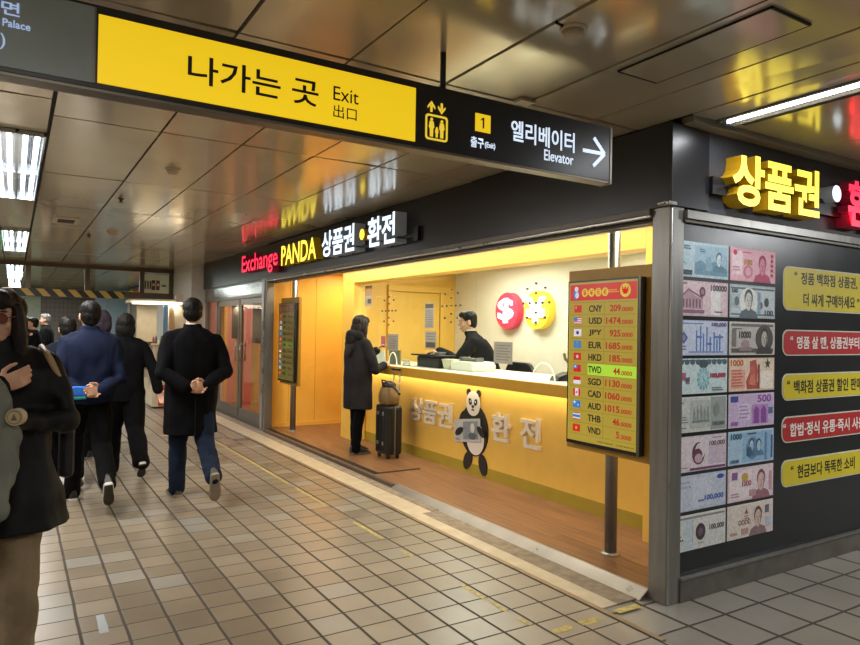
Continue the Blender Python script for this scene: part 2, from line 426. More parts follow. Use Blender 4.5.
b = B(); b.cyl((4.6, 8.26, 1.02), (4.7, 8.26, 1.02), .009, STEEL); b.cyl((4.6, 8.26, 1.02), (4.6, 8.306, 1.02), .011, STEEL); b.build('door_handle', parent=d)

# counter glass: two panes, speech holes, arched pass openings
G = front(3.87)
w = thing('window_1', None, None, (3.87, 5.6, 1.066)); w['kind'] = 'structure'
for y0, y1 in ((3.235, 5.43), (5.436, 7.975)):
    b = B(); b.box(3.865, 3.875, y0, y1, 1.068, 2.088); b.build('pane', GLASS, w)
HOLE = mat('drilled_hole', '#4a4436', .6)
for cy, cz in ((7.24, 1.72), (5.87, 1.75), (4.53, 1.745)):
    b = B(); s_ = .17
    pts = [(0, 0)]+[(s_*k*.5, 0) for k in (-2, -1, 1, 2)]+[(0, s_*k*.5) for k in (-2, -1, 1, 2)]+[(s_*.7*i, s_*.75*j) for i in (-1, 1) for j in (-1, 1)]
    for a, c in pts: b.cyl((3.863, cy+a, cz+c), (3.877, cy+a, cz+c), .011, HOLE, 8)
    b.build('speech_holes', parent=w)
RIM = mat('polished_glass_rim', '#f6f3e4', .15, emit=.25, var=0)  # glint of the cut glass edge put in as a faint glow
for cy, hw, hh in ((7.12, .10, .15), (4.42, .145, .16)):
    b = B(); pts = [(3.87, cy+hw*cos(t), 1.069+hh*sin(t)) for t in [pi*i/20 for i in range(21)]]
    b.tube(pts, .006, RIM, 8); b.build('pass_opening_rim', parent=w)

# glass swing doors and side light at the far end of the front
POST = STEEL
b = B(); b.box(3.06, 3.17, 9.42, 9.66, 0, 2.2, POST); b.box(3.045, 3.08, 9.5, 9.58, .05, 2.17, STEEL2); struct(b, 'trim_7', bevel=.006)
b = B(); b.box(3.1, 3.2, 9.66, 13.25, 1.95, 2.2, STEEL); b.box(3.085, 3.1, 9.66, 12.9, 1.99, 2.17, mat('polished_header', '#9a9c9c', .16, .8, var=.04)); struct(b, 'trim_8', bevel=.004)
b = B()
for y in (13.1, 12.3): b.box(3.1, 3.16, y, y+.1, 0, 1.95, STEEL)
b.box(3.1, 3.16, 12.4, 13.1, 0, .14, STEEL); b.box(3.1, 3.16, 9.66, 12.3, 0, .04, DSTEEL)
struct(b, 'trim_9', bevel=.003)
w2 = thing('window_2', None, None, (3.13, 12.75, .14)); w2['kind'] = 'structure'
b = B(); b.box(3.126, 3.134, 12.4, 13.1, .14, 1.95); b.build('pane', GLASSD, w2)
for n_, (y0, y1) in enumerate(((9.68, 10.9), (10.95, 12.28))):
    d = thing('door_%d' % (n_+3), None, None, (3.13, (y0+y1)/2, .05)); d['kind'] = 'structure'
    b = B()
    b.box(3.11, 3.15, y0, y1, .045, .2, DSTEEL); b.box(3.11, 3.15, y0, y1, 1.85, 1.94, STEEL)
    b.box(3.11, 3.15, y0, y0+.07, .2, 1.85, STEEL); b.box(3.11, 3.15, y1-.07, y1, .2, 1.85, STEEL)
    b.build('door_frame', parent=d, bevel=.003)
    b = B(); b.box(3.126, 3.134, y0+.07, y1-.07, .2, 1.85); b.build('pane', GLASSD, d)
    yh = y1-.12 if n_ == 0 else y0+.12
    b = B()
    for sx in (3.09, 3.17): b.cyl((sx, yh, .95), (sx, yh, 1.25), .013, STEEL2)
    for z in (.98, 1.22): b.cyl((3.09, yh, z), (3.17, yh, z), .009, STEEL2)
    b.build('door_handle', parent=d)
# the lit pink lobby behind those doors
PINK = mat('salmon_lobby_wall', '#c98d7c', .4, var=.06, vscale=2)
b = B(); b.box(4.6, 4.68, 9.62, 13.3, 0, 2.5, PINK); b.box(3.2, 4.6, 13.2, 13.27, 0, 2.5, PINK); b.box(3.2, 4.6, 9.62, 9.68, 0, 2.5, YEL)
b.box(4.585, 4.6, 10.9, 11.15, .1, 2.5, YEL); b.box(4.585, 4.6, 12.3, 12.5, .1, 2.5, YEL); b.box(4.58, 4.6, 12.9, 13.2, .1, 2.5, YEL); b.box(4.58, 4.6, 11.35, 11.8, 1.0, 1.85, mat('lobby_notice_board', '#5c5a58', .4)); b.box(4.58, 4.6, 12.6, 12.85, 1.1, 1.8, mat('lobby_notice_board', '#5c5a58'))
struct(b, 'wall_lobby')
for k, (ya, yb) in enumerate(((10.45, 10.8), (11.55, 11.75), (12.5, 12.9))): b = B(); b.box(3.28, 3.34, ya, yb, 0, 2.5, YEL); struct(b, 'trim_%d' % (16+k))
for ya, yb, za, zb, lab in ((9.9, 10.33, 1.25, 1.82, 'dark poster inside the nearer glass door'), (11.15, 11.5, 1.3, 1.85, 'grey poster inside the farther glass door')):
    b = B(); b.box(3.14, 3.145, ya, yb, za, zb, mat('dark_poster', '#4a4644', .5, var=.25, vscale=20)); tag(b.build('door_poster'), lab, 'poster')
b = B(); b.box(3.2, 4.6, 9.62, 13.2, 2.5, 2.56, CREAM); struct(b, 'ceiling_2')
b = B(); b.box(3.2, 4.6, 9.62, 13.2, 0, .04); struct(b, 'floor_2', mat('lobby_floor', '#a2573c', .35, var=.1))

# column and the walls that close the place
b = B(); b.box(2.852, 3.5, 13.28, 15.1, 0, 2.69, CW); struct(b, 'column_1' if 0 else 'wall_column', bevel=.006)
b = B()
b.box(-5.1, -5, -4, 27, 0, 2.7, WALLT); struct(b, 'wall_far_left')
b = B(); b.box(-5, 10, -4.1, -4, 0, 2.7, WALLT); struct(b, 'wall_behind')
b = B(); b.box(9.5, 9.6, -4, 2.6, 0, 2.7, WALLT); struct(b, 'wall_far_right')
b = B()
b.box(-5, 8, 26, 26.1, 0, 2.7, mat('grey_tile_far_wall', '#77756b', .5, var=.06))
b.box(-.1, .75, 25.9, 26, 0, 2.4, mat('pale_green_far_panel', '#a8b8a2', .5))
b.box(2.2, 8, 24, 24.1, 0, 2.7, mat('blue_grey_far_panel', '#7f98a3', .5))
for k in range(10):
    b.box(.9+.13*k, .905+.13*k, 25.99, 26, 0, 2.4, DARK)
for k in range(16): b.box(.75, 2.2, 25.99, 26, .1+.15*k, .105+.15*k, DARK)
struct(b, 'wall_far_end')
b = B(); b.box(3.2, 3.3, 15.1, 24, 0, 2.7, WALLT); struct(b, 'wall_beyond_column')

# smoke barrier hung across the corridor: frame, glass, hazard-striped lower bar
FRM = mat('barrier_frame', '#5e5243', .45, .4)
b = B(); b.box(-5, 2.85, 14.96, 15.06, 2.6, 2.68, FRM)
for k in range(8): x = 2.235-1.01*k; b.box(x-.045, x+.045, 14.97, 15.05, 2.17, 2.6, FRM)
b.box(2.77, 2.85, 14.97, 15.05, 2.17, 2.6, FRM); struct(b, 'trim_10', bevel=.003)
w3 = thing('window_3', None, None, (0, 15, 2.17)); w3['kind'] = 'structure'
for k in range(8):
    x1 = (2.77 if k == 0 else 2.235-1.01*(k-1)-.045); x0 = 2.235-1.01*k+.045
    b = B(); b.box(x0, x1, 15.005, 15.015, 2.172, 2.6); b.build('pane', GLASSS, w3)
b = B(); b.box(-5, 1.9, 14.94, 15.08, 2.03, 2.17); struct(b, 'trim_11', stripes('hazard_stripe', '#1b1712', '#b89a4a', (1, 0, .9), .27))
b = B(); b.box(1.9, 2.85, 14.95, 15.07, 2.05, 2.17, FRM); struct(b, 'trim_12')

# ================================================================== LIGHTS
def area(name, loc, size, power, col=(1, .95, .88), rot=(0, 0, 0), spread=None):
    l = bpy.data.lights.new(name, 'AREA'); l.shape = 'RECTANGLE'; l.size, l.size_y = size; l.energy = power; l.color = col
    if spread: l.spread = spread
    o = bpy.data.objects.new(name, l); COL.objects.link(o); o.location = loc; o.rotation_euler = rot
    return o
FIXW = mat('lamp_reflector', '#dfe8ee', .12, .9, var=.05)
FIXE = mat('lamp_louvre', '#b9c0c2', .2, .8)
def lamp(i, y0, y1, label):
    t = thing('ceiling_light', label, 'ceiling light', (0, (y0+y1)/2, 2.68), group=None)
    b = B(); xa, xb = -.165, .15
    b.box(xa, xb, y0, y1, 2.69, 2.70, FIXW); b.box(xa, xa+.012, y0, y1, 2.655, 2.69, FIXW); b.box(xb-.012, xb, y0, y1, 2.655, 2.69, FIXW)
    b.box(-.016, .004, y0, y1, 2.66, 2.69, FIXW)
    b.build('housing', parent=t)
    ym = (y0+y1)/2
    for y in (y0, ym-.012, y1-.024): b = B(); b.box(xa, xb, y, y+.024, 2.652, 2.69, FIXE); b.build('louvre', parent=t)
    for x in (-.115, -.05, .04, .105):
        for a, c in ((y0+.03, ym-.02), (ym+.02, y1-.03)):
            b = B(); b.cyl((x, a, 2.672), (x, c, 2.672), .013, TUBE, 10); b.build('fluorescent_tube', parent=t)
    area('corridor_area_light', (0, ym, 2.63), (.3, y1-y0), 102, (1, .955, .89))
for i, (y0, y1) in enumerate(LAMPS):
    if i in (0,): 
        area('corridor_area_light', (0, (y0+y1)/2, 2.63), (.3, y1-y0), 102, (1, .955, .89)); continue
    lamp(i, y0, y1, [None, 'white louvred ceiling light nearest the overhead sign, cut by the left frame edge',
         'second louvred ceiling light, small, just before the glass smoke barrier',
         'louvred ceiling light seen through the smoke barrier glass', 'farthest louvred ceiling light beyond the smoke barrier'][i])
area('corridor_area_light', (-3., 4, 2.63), (.3, 2.5), 100, (1, .955, .89))  # added fill light out of view on the left, no fixture, lifts the ambient
area('corridor_area_light', (-3., 9, 2.63), (.3, 2.5), 100, (1, .955, .89))  # second added fill on the left, likewise unseen and without a fixture
# bare tube in its slot round the corner
t = thing('strip_light', 'bare white fluorescent strip light in the ceiling slot above the yellow letters', 'ceiling light', (3.33, 1.65, 2.68))
b = B(); b.box(3.3, 3.485, .96, 2.36, 2.70, 2.71, mat('slot_lining', '#8a8f96', .3, .5)); b.box(3.297, 3.305, .96, 2.36, 2.67, 2.70, FIXE); b.box(3.435, 3.485, .96, 2.36, 2.672, 2.70, CEIL)
b.box(3.44, 3.47, 1.6, 2.3, 2.668, 2.673, DARK); b.box(3.305, 3.435, 2.34, 2.36, 2.67, 2.7, FIXE)
b.build('slot', parent=t)
b = B(); b.cyl((3.34, 1., 2.672), (3.34, 2.32, 2.672), .011, TUBE); b.build('fluorescent_tube', parent=t)
b = B(); b.box(3.32, 3.36, 2.31, 2.345, 2.655, 2.69, FIXE); b.build('lamp_holder', parent=t)
area('strip_lamp', (3.36, 1.65, 2.645), (.08, 1.3), 14, (.95, .97, 1))
area('side_corridor_fill', (6.6, .6, 2.6), (1.2, .3), 115, (.95, .98, 1))  # unseen light added to brighten the side corridor
# shop: warm strips inside the header, counter room ceiling panels, LED under the counter edge
WARM = (1, .80, .50)
b = B(); b.box(3.21, 3.26, 2.9, 9.2, 2.325, 2.34, mat('warm_led_strip', '#ffe2a0', .4, emit=6, var=0)); tag(b.build('led_strip'), 'warm LED strip on the shop ceiling just behind the steel header', 'light strip')
area('shop_strip', (3.42, 5.9, 2.31), (.18, 6.2), 66, (1, .89, .70))
for y in (4.4, 6.6): area('counter_room_lamp', (4.75, y, 2.32), (.6, 1.2), 48, (1, .93, .80))
area('alcove_lamp', (4.3, 9.0, 2.31), (.5, .4), 16, (1, .78, .45))
area('counter_led', (3.9, 5.6, .955), (.03, 4.6), 7, (1, .88, .62))
area('lobby_lamp', (3.9, 11.4, 2.47), (.5, 2.6), 44, (1, .86, .77))
area('kiosk_lamp', (2.2, 13.1, 1.87), (.8, .1), 8, (1, .92, .8))
area('beyond_fill', (1.4, 19, 2.6), (.4, 4), 110, (.95, 1, .98))  # extra fill added to brighten the stretch past the barrier, no fixture
w_ = bpy.data.worlds.new('world'); SC.world = w_; w_.use_nodes = True
w_.node_tree.nodes['Background'].inputs[0].default_value = (.9, .85, .8, 1); w_.node_tree.nodes['Background'].inputs[1].default_value = .05
# ================================================================== SIGNS
INK = mat('black_ink', '#17150f', .5); WINK = mat('lit_white_lettering', '#dcecff', .5, emit=.9, var=0)
YLIT = mat('backlit_yellow', '#f2cb1c', .5, emit=.74, var=.02)
SIGNK = mat('sign_black_face', '#26262a', .3, var=.05); SIGNG = mat('sign_grey_glass', '#9dabae', .22, var=.05)
ALU = mat('sign_aluminium', '#7c766c', .35, .5)
t = thing('overhead_sign', 'long black and yellow overhead exit sign hung across the top of the corridor', 'sign', (.66, 2.44, 2.24))
S = side(2.40)
b = B(); b.box(-1.3, 2.527, 2.404, 2.475, 2.238, 2.516, ALU); b.box(-1.3, 2.527, 2.401, 2.404, 2.248, 2.516, SIGNK); b.box(2.515, 2.53, 2.398, 2.477, 2.236, 2.518, ALU); b.build('housing', parent=t, bevel=.003)
b = B(); b.frect(S, -1.29, .2, 2.262, 2.505, -.001, .004, SIGNG); b.build('grey_panel', parent=t)
b = B(); b.frect(S, .2, .205, 2.262, 2.505, -.001, .006, ALU); b.build('divider', parent=t)
b = B(); b.frect(S, .212, 1.389, 2.266, 2.486, -.001, .004, YLIT); b.build('yellow_panel', parent=t)
b = B(); b.text(S, '나가는 곳', .488, .963, 2.325, 2.424, .004, .0015, INK, bold=0.012); b.build('korean_exit_lettering', parent=t)
b = B(); b.text(S, 'Exit', 1.024, 1.13, 2.367, 2.421, .004, .0015, INK, bold=.0); b.build('exit_lettering', parent=t)
b = B(); b.text(S, '出口', 1.025, 1.123, 2.301, 2.351, .004, .0015, INK, bold=.0); b.build('chinese_exit_lettering', parent=t)
# lift pictogram
b = B(); Yp = mat('yellow_pictogram', '#f2cf3a', .5, emit=.7, var=0)
o_, i_ = rrect(1.438, 1.548, 2.286, 2.393, .014), rrect(1.446, 1.540, 2.294, 2.385, .009)
for k in range(len(o_)):
    q = (k+1) % len(o_); b.prism(S, [o_[k], o_[q], i_[q], i_[k]], .001, .004, Yp)
for x, h, f in ((1.468, .078, 1), (1.494, .043, .62), (1.519, .076, 1)):
    z = 2.300
    b.prism(S, circ(x, z+h-.006*f, .0065*f, n=12), .001, .004, Yp)
    b.prism(S, [(x-.013*f, z+h*.5), (x-.009*f, z+h*.82), (x+.009*f, z+h*.82), (x+.013*f, z+h*.5), (x+.008*f, z+h*.42), (x+.007*f, z), (x-.007*f, z), (x-.008*f, z+h*.42)], .001, .004, Yp)
for x, s in ((1.466, 1), (1.517, -1)):
    zc = 2.425; b.prism(S, [(x-.005, zc-.022*s), (x+.005, zc-.022*s), (x+.005, zc+.004*s), (x-.005, zc+.004*s)], .001, .004, Yp)
    b.prism(S, [(x-.018, zc+.001*s), (x-.018, zc-.009*s), (x, zc+.010*s), (x+.018, zc-.009*s), (x+.018, zc+.001*s), (x, zc+.024*s)], .001, .004, Yp)
b.build('lift_pictogram', parent=t)
b = B(); b.frect(S, 1.691, 1.772, 2.362, 2.44, .001, .004, YLIT); b.prism(S, [(1.729, 2.378), (1.737, 2.378), (1.737, 2.425), (1.73, 2.425), (1.72, 2.417), (1.72, 2.41), (1.729, 2.416)], .004, .0055, INK); b.build('exit_number', parent=t)
b = B(); b.text(S, '출구', 1.668, 1.738, 2.289, 2.336, .002, .0015, WINK, bold=.012); b.text(S, '(Exit)', 1.744, 1.80, 2.291, 2.323, .002, .0015, WINK, bold=.01); b.build('exit_caption', parent=t)
b = B(); b.text(S, '엘리베이터', 1.889, 2.274, 2.352, 2.447, .002, .0015, WINK, bold=.012); b.build('korean_lift_lettering', parent=t)
b = B(); b.text(S, 'Elevator', 2.085, 2.268, 2.292, 2.342, .002, .0015, WINK, bold=.004); b.build('lift_lettering', parent=t)
b = B()
def stroke(F, p, q, w, c0, c1, m):
    dx, dy = q[0]-p[0], q[1]-p[1]; l = math.hypot(dx, dy); nx, ny = -dy/l*w/2, dx/l*w/2
    b.prism(F, [(p[0]+nx, p[1]+ny), (p[0]-nx, p[1]-ny), (q[0]-nx, q[1]-ny), (q[0]+nx, q[1]+ny)], c0, c1, m)
stroke(S, (2.33, 2.376), (2.475, 2.378), .017, .001, .004, WINK)
stroke(S, (2.402, 2.447), (2.475, 2.378), .017, .001, .005, WINK); stroke(S, (2.400, 2.309), (2.475, 2.378), .017, .001, .0045, WINK)
b.build('arrow', parent=t)
b = B(); PALE = mat('pale_blue_lettering', '#b9d0ff', .5, emit=.5, var=0)
b.text(S, '방면', -.11, -.004, 2.418, 2.46, .004, .0015, PALE, bold=.01); b.text(S, 'Palace', -.047, .025, 2.383, 2.406, .004, .0015, PALE, bold=.012); b.text(S, ')', -.052, -.039, 2.312, 2.36, .004, .0015, PALE, bold=.01)
b.build('place_lettering', parent=t)
for x in (1.546, -.75):
    b = B(); b.cyl((x, 2.438, 2.51), (x, 2.438, 2.681), .013, SIGNK); b.build('hanging_rod', parent=t)

# channel-letter signs
def letters(t, F, body, x0, x1, z0, z1, cb, cf, face, side_, bold, name='letter', skip=()):
    """each character its own solid letter, spaced as the line is set"""
    def bd(s):
        me, q = text_mesh(s, bold); bpy.data.meshes.remove(me); return q
    A0, A1, B0, B1 = bd(body); sx = (x1-x0)/(A1-A0); sy = (z1-z0)/(B1-B0)
    for i, ch in enumerate(body):
        if ch == ' ': continue
        c0, c1, d0, d1 = bd(ch)
        pr = bd(body[:i+1])[1]
        b = B(); X1 = x0+(pr-A0)*sx; X0 = X1-(c1-c0)*sx
        b.text(F, ch, X0, X1, z0+(d0-B0)*sy, z0+(d1-B0)*sy, cb, cf-cb, face, side_, bold)
        b.build(name, parent=t)
LRED = mat('lit_red_face', '#ff3b5f', .4, emit=1.5, var=0, ecol='#ff2a4c'); LYEL = mat('lit_yellow_face', '#fff06a', .4, emit=1.5, var=0, ecol='#ffec4a'); LWHT = mat('lit_white_face', '#e4f2ff', .4, emit=1.5, var=0, ecol='#cfe6ff')
SRED = mat('red_letter_return', '#8a1430', .4, emit=.05, ecol='#ff2a4c'); SYEL = mat('yellow_letter_return', '#b88a10', .4, emit=.04, ecol='#ffd21c'); SWHT = mat('white_letter_return', '#a9b0b8', .4, emit=.06)
t = thing('shop_sign', 'lit letters in red, yellow and white on the black fascia over the shop front', 'sign', (3.07, 7.9, 2.3))
F = front(3.07)
letters(t, F, 'Exchange', -10.32, -8.675, 2.245, 2.572, .02, .115, LRED, SRED, .012)
letters(t, F, 'PANDA', -8.53, -7.335, 2.30, 2.556, .02, .115, LYEL, SYEL, .016)
letters(t, F, '상품권', -7.145, -6.285, 2.288, 2.578, .0, .125, LWHT, SWHT, .026)
letters(t, F, '환전', -5.985, -5.418, 2.290, 2.576, .0, .125, LWHT, SWHT, .026)
b = B(); b.prism(F, circ(-6.12, 2.44, .055), 0, .12, LYEL, SYEL); b.build('dot', parent=t)
b = B(); b.box(3.045, 3.07, 5.2, 10.4, 2.33, 2.36, SIGNK); b.box(3.04, 3.07, 5.17, 5.25, 2.29, 2.42, SIGNK); b.build('mounting_rail', parent=t)
t = thing('side_sign', 'large lit yellow, white and red letters on the black fascia round the corner', 'sign', (4.4, 2.47, 2.24))
F = side(2.472)
letters(t, F, '상품권', 3.47, 4.37, 2.242, 2.545, .0, .10, LYEL, SYEL, .032)
letters(t, F, '환전', 4.715, 5.32, 2.238, 2.545, .0, .10, LRED, SRED, .032)
b = B(); b.prism(F, circ(4.575, 2.43, .055), 0, .10, LWHT, SWHT); b.build('dot', parent=t)
b = B(); b.box(3.385, 5.4, 2.44, 2.475, 2.30, 2.40, SIGNK); b.build('mounting_rail', parent=t)

# currency rate displays on poles
DYEL = mat('gold_display_board', '#a8802c', .4, .2, var=.05); TVB = mat('black_tv_bezel', '#141316', .25); TVG = mat('grey_tv_edge', '#6a6862', .3, .5)
SCRN = mat('lit_mustard_screen', '#ab9636', .3, emit=.52, var=.02); SRD = mat('lit_red_band', '#c2201c', .3, emit=.6, var=0); SGRN = mat('lit_lime_row', '#a8d63a', .3, emit=.62, var=0)
SINK = mat('screen_black', '#1a1a14', .4); SR2 = mat('screen_red_figures', '#b5281a', .4, emit=.45, var=0); SLN = mat('screen_rule', '#6f6a1e', .4, emit=.2); SGL = mat('screen_gold', '#e0c43a', .4, emit=.5, var=0)
SBL = mat('flag_blue', '#2f7fd0', .4, emit=.45, var=0); SWH = mat('flag_white', '#dfe2f0', .4, emit=.5, var=0); SNV = mat('flag_violet', '#5a2a70', .4, emit=.3, var=0)
ROWS = [('CNY', '209', '0000'), ('USD', '1474', '0000'), ('JPY', '925', '0000'), ('EUR', '1685', '0000'), ('HKD', '185', '0000'), ('TWD', '44', '0000'), ('SGD', '1130', '0000'), ('CAD', '1060', '0000'), ('AUD', '1015', '0000'), ('THB', '46', '0000'), ('VND', '5', '3000')]
SCR = (SCRN, SRD, SGRN, SR2, SGL, SBL, SWH)
DIM = {q.name: mat('dim_'+q.name, c, .3, emit=.1, var=.02) for q, c in zip(SCR, ('#7a7438', '#7c2c28', '#7d9a3a', '#7c3226', '#8a7c30', '#4a6a8a', '#8a8c90'))}  # dim copies: the screen's fall-off at a slanted view put into the colours
def star(cx, cy, r, n=5): return [(cx+(r if k % 2 == 0 else r*.42)*sin(pi*k/n), cy+(r if k % 2 == 0 else r*.42)*cos(pi*k/n)) for k in range(2*n)]
def flag(F, code, x, z, p, w=.068, h=.048):
    b = B(); base = {'CNY': SRD, 'USD': SWH, 'JPY': SWH, 'EUR': SBL, 'HKD': SRD, 'TWD': SRD, 'SGD': SWH, 'CAD': SWH, 'AUD': SBL, 'THB': SWH, 'VND': SRD}[code]
    b.frect(F, x, x+w, z, z+h, 0, .001, base); c = (x+w/2, z+h/2)
    def rr(a, bb, d, e, m): b.frect(F, x+w*a, x+w*bb, z+h*d, z+h*e, .001, .0016, m)
    if code == 'CNY': b.prism(F, star(x+w*.25, z+h*.68, .010), .001, .0016, SGL)
    if code == 'USD':
        for k in range(4): rr(0, 1, k/3.5, k/3.5+.14, SRD)
        b.frect(F, x, x+w*.45, z+h*.45, z+h, .0016, .002, SBL)
    if code == 'JPY': b.prism(F, circ(*c, .013), .001, .0016, SNV)
    if code == 'EUR':
        for k in range(10): b.prism(F, circ(c[0]+.015*cos(k*pi/5), c[1]+.015*sin(k*pi/5), .002, n=6), .001, .0016, SGL)
    if code == 'HKD': b.prism(F, star(*c, .016), .001, .0016, SWH)
    if code == 'TWD':
        rr(0, .5, .5, 1, SBL); b.prism(F, circ(x+w*.25, z+h*.75, .007, n=10), .0016, .002, SWH)
    if code == 'SGD': rr(0, 1, .5, 1, SRD)
    if code == 'CAD':
        rr(0, .27, 0, 1, SRD); rr(.73, 1, 0, 1, SRD); b.prism(F, star(*c, .013, 6), .001, .0016, SRD)
    if code == 'AUD':
        rr(0, .45, .7, .8, SWH); rr(.18, .26, .5, 1, SWH); b.prism(F, star(x+w*.7, z+h*.4, .008), .001, .0016, SWH)
    if code == 'THB': rr(0, 1, .32, .68, SBL); rr(0, 1, 0, .14, SRD); rr(0, 1, .86, 1, SRD)
    if code == 'VND': b.prism(F, star(*c, .013), .001, .0016, SGL)
    b.build('flag_icon', parent=p)
def rate_display(loc, label, dim=False):
    SCRN, SRD, SGRN, SR2, SGL, SBL, SWH = [DIM.get(q.name, q) if dim else q for q in SCR]
    t = thing('rate_display', label, 'display board', loc, group=None)
    x, y, z = loc; yb = y-.02
    b = B(); b.tube([(x+.02, y, .06), (x+.02, y, 2.338)], .04, STEEL, 20); b.build('pole', parent=t)
    b = B(); b.lathe((x+.02, y, .05), [(.062, 0), (.062, .008), (.05, .014), (.041, .016)], STEEL2, 24); b.build('base_flange', parent=t)
    zo = .002
    b = B(); b.box(x-.06, x-.022, yb-.358, yb+.358, .703+zo, 1.913+zo, DYEL); b.build('board', parent=t, bevel=.004)
    T = front(x-.11, yb)
    b = B(); b.box(x-.11, x-.062, yb-.318, yb+.31, .748, 1.838, TVB); b.box(x-.112, x-.10, yb-.318, yb-.300, .748, 1.838, TVG); b.build('monitor', parent=t, bevel=.002)
    b = B(); b.frect(T, -.296, .296, .772, 1.826, -.001, .003, SCRN); sc = b.build('screen', parent=t)
    b = B(); b.frect(T, -.285, .292, 1.705, 1.812, .003, .004, SRD); b.build('header_band', parent=sc)
    b = B()
    for k, ch in enumerate('$¥元€'):
        cx = -.148+.06*k; b.prism(T, circ(cx, 1.756, .028), .004, .0046, SGL); b.text(T, ch, cx-.014, cx+.014, 1.738, 1.774, .0046, .0006, SRD, bold=.02)
    b.prism(T, circ(.2, 1.76, .043), .004, .0046, SGL); b.text(T, '₩', .173, .227, 1.737, 1.783, .0046, .0006, SRD, bold=.03)
    b.frect(T, .062, .13, 1.764, 1.768, .004, .0046, SGL); b.frect(T, .062, .145, 1.752, 1.756, .004, .0046, SGL)
    b.build('coin_symbols', parent=sc)
    b = B(); b.prism(T, circ(-.228, 1.745, .026, .03), .004, .0046, SBL); b.prism(T, circ(-.226, 1.782, .017), .004, .0048, SWH); b.prism(T, circ(-.22, 1.742, .016, .02), .0046, .0052, SWH); b.build('round_emblem', parent=sc)
    for i, (c, n, d) in enumerate(ROWS):
        zc = 1.650-.0793*i
        if c == 'TWD': b = B(); b.frect(T, -.115, .293, zc-.037, zc+.037, .003, .0036, SGRN); b.build('highlighted_row', parent=sc)
        flag(Fr(T(0, 0, .003), T.x, T.y), c, -.245, zc-.024, sc)
        b = B(); b.text(T, c, -.108, .008, zc-.022, zc+.022, .0037, .0008, SINK, bold=.024); b.build('currency_code', parent=sc)
        wn = {1: .026, 2: .056, 3: .09, 4: .122}[len(n)]
        b = B(); b.text(T, n, .165-wn, .165, zc-.022, zc+.022, .0037, .0008, SR2, bold=.026); b.text(T, '.'+d, .168, .262, zc-.022, zc+.006, .0037, .0008, SR2, bold=.016); b.build('rate_figures', parent=sc)
    b = B()
    for i in range(12): b.frect(T, -.285, .292, 1.690-.0793*i, 1.6915-.0793*i, .003, .0034, SLN)
    b.frect(T, .026, .0275, .818, 1.69, .003, .0034, SLN)
    b.build('row_rules', parent=sc)
    b = B(); b.text(T, 'OPEN 10:00 AM', -.02, .11, .787, .796, .003, .0006, SINK, bold=0); b.text(T, 'CLOSE 08:00 PM', .14, .28, .787, .796, .003, .0006, SINK, bold=0); b.build('opening_hours', parent=sc)
rate_display((3.33, 3.145, .05), 'large currency rate board with lit mustard screen on a steel pole by the corner post')
rate_display((3.33, 9.06, .05), 'narrow-looking currency rate board on a steel pole beside the glass doors', True)

# coin discs on the back wall
F = front(5.556)
for cy, ch, m1, m2, w_, lab in ((6.97, '$', 'lit_crimson_disc', '#e23a55', .15, 'round crimson wall disc with a white dollar sign behind the counter glass'), (6.38, '¥', 'lit_gold_disc', '#f5cf3c', .19, 'round yellow wall disc with a white yen sign behind the counter glass')):
    t = thing('currency_disc', lab, 'wall disc', (5.556, cy, 1.53))
    m = mat(m1, m2, .4, emit=.35, var=0)
    b = B(); b.prism(F, circ(-cy, 1.762, .238, n=48), .0, .10, m); b.build('disc', parent=t, bevel=.008)
    b = B(); b.text(F, ch, -cy-w_, -cy+w_ , 1.60, 1.925, .10, .03, mat('lit_white_symbol', '#eaf2ff', .4, emit=.8, var=0), bold=.02); b.build('symbol', parent=t)

# raised lettering and panda board on the counter front
WHL = mat('white_raised_letters', '#e8ddc8', .5, var=.02)
t = thing('counter_lettering', 'raised white Korean letters either side of the panda on the yellow counter', 'sign', (3.95, 5.7, .45)); F = front(3.95)
letters(t, F, '상품권', -6.81, -5.915, .455, .72, .0, .03, WHL, WHL, .022)
letters(t, F, '환', -5.222, -4.93, .455, .715, .0, .03, WHL, WHL, .022)
letters(t, F, '전', -4.79, -4.52, .455, .728, .0, .03, WHL, WHL, .022)
t = thing('panda_board', 'flat black and white panda cut-out holding a grey banknote on the yellow counter', 'cut-out', (3.95, 5.56, .12))
PB = mat('panda_black', '#1e1b1a', .5); PW = mat('panda_white', '#ece4d4', .5, var=.02)
def blob(c, rx, ry, rot=0, n=28): return [(c[0]+rx*cos(a)*cos(rot)-ry*sin(a)*sin(rot), c[1]+rx*cos(a)*sin(rot)+ry*sin(a)*cos(rot)) for a in [2*pi*k/n for k in range(n)]]
F = front(3.95, 5.56)
b = B(); b.prism(F, blob((.03, .5), .235, .26, .1), 0, .012, PB); b.prism(F, blob((-.12, .58), .12, .1, .7), 0, .0121, PB); b.build('body', parent=t)
for c, r in (((-.07, .185), -.5), ((.19, .175), .35)):
    b = B(); b.prism(F, blob(c, .065, .105, r), 0, .013, PB); b.build('leg', parent=t)
b = B(); b.prism(F, blob((.06, .42), .15, .165), .012, .014, PW); b.build('belly', parent=t)
b = B(); b.prism(F, blob((.02, .765), .118, .125), .012, .018, PW); b.build('head', parent=t)
for sx in (-1, 1):
    b = B(); b.prism(F, circ(.02+sx*.085, .872, .036), .008, .016, PB); b.build('ear', parent=t)
    b = B(); b.prism(F, blob((.02+sx*.047, .78), .026, .036, -sx*.4), .018, .020, PB); b.prism(F, circ(.02+sx*.043, .784, .009), .02, .0215, PW); b.build('eye_patch', parent=t)
b = B(); b.prism(F, blob((.02, .735), .022, .014), .018, .021, PB); b.frect(F, .017, .023, .705, .728, .018, .02, PB); b.prism(F, blob((.02, .70), .026, .007), .018, .02, PB); b.build('nose', parent=t)
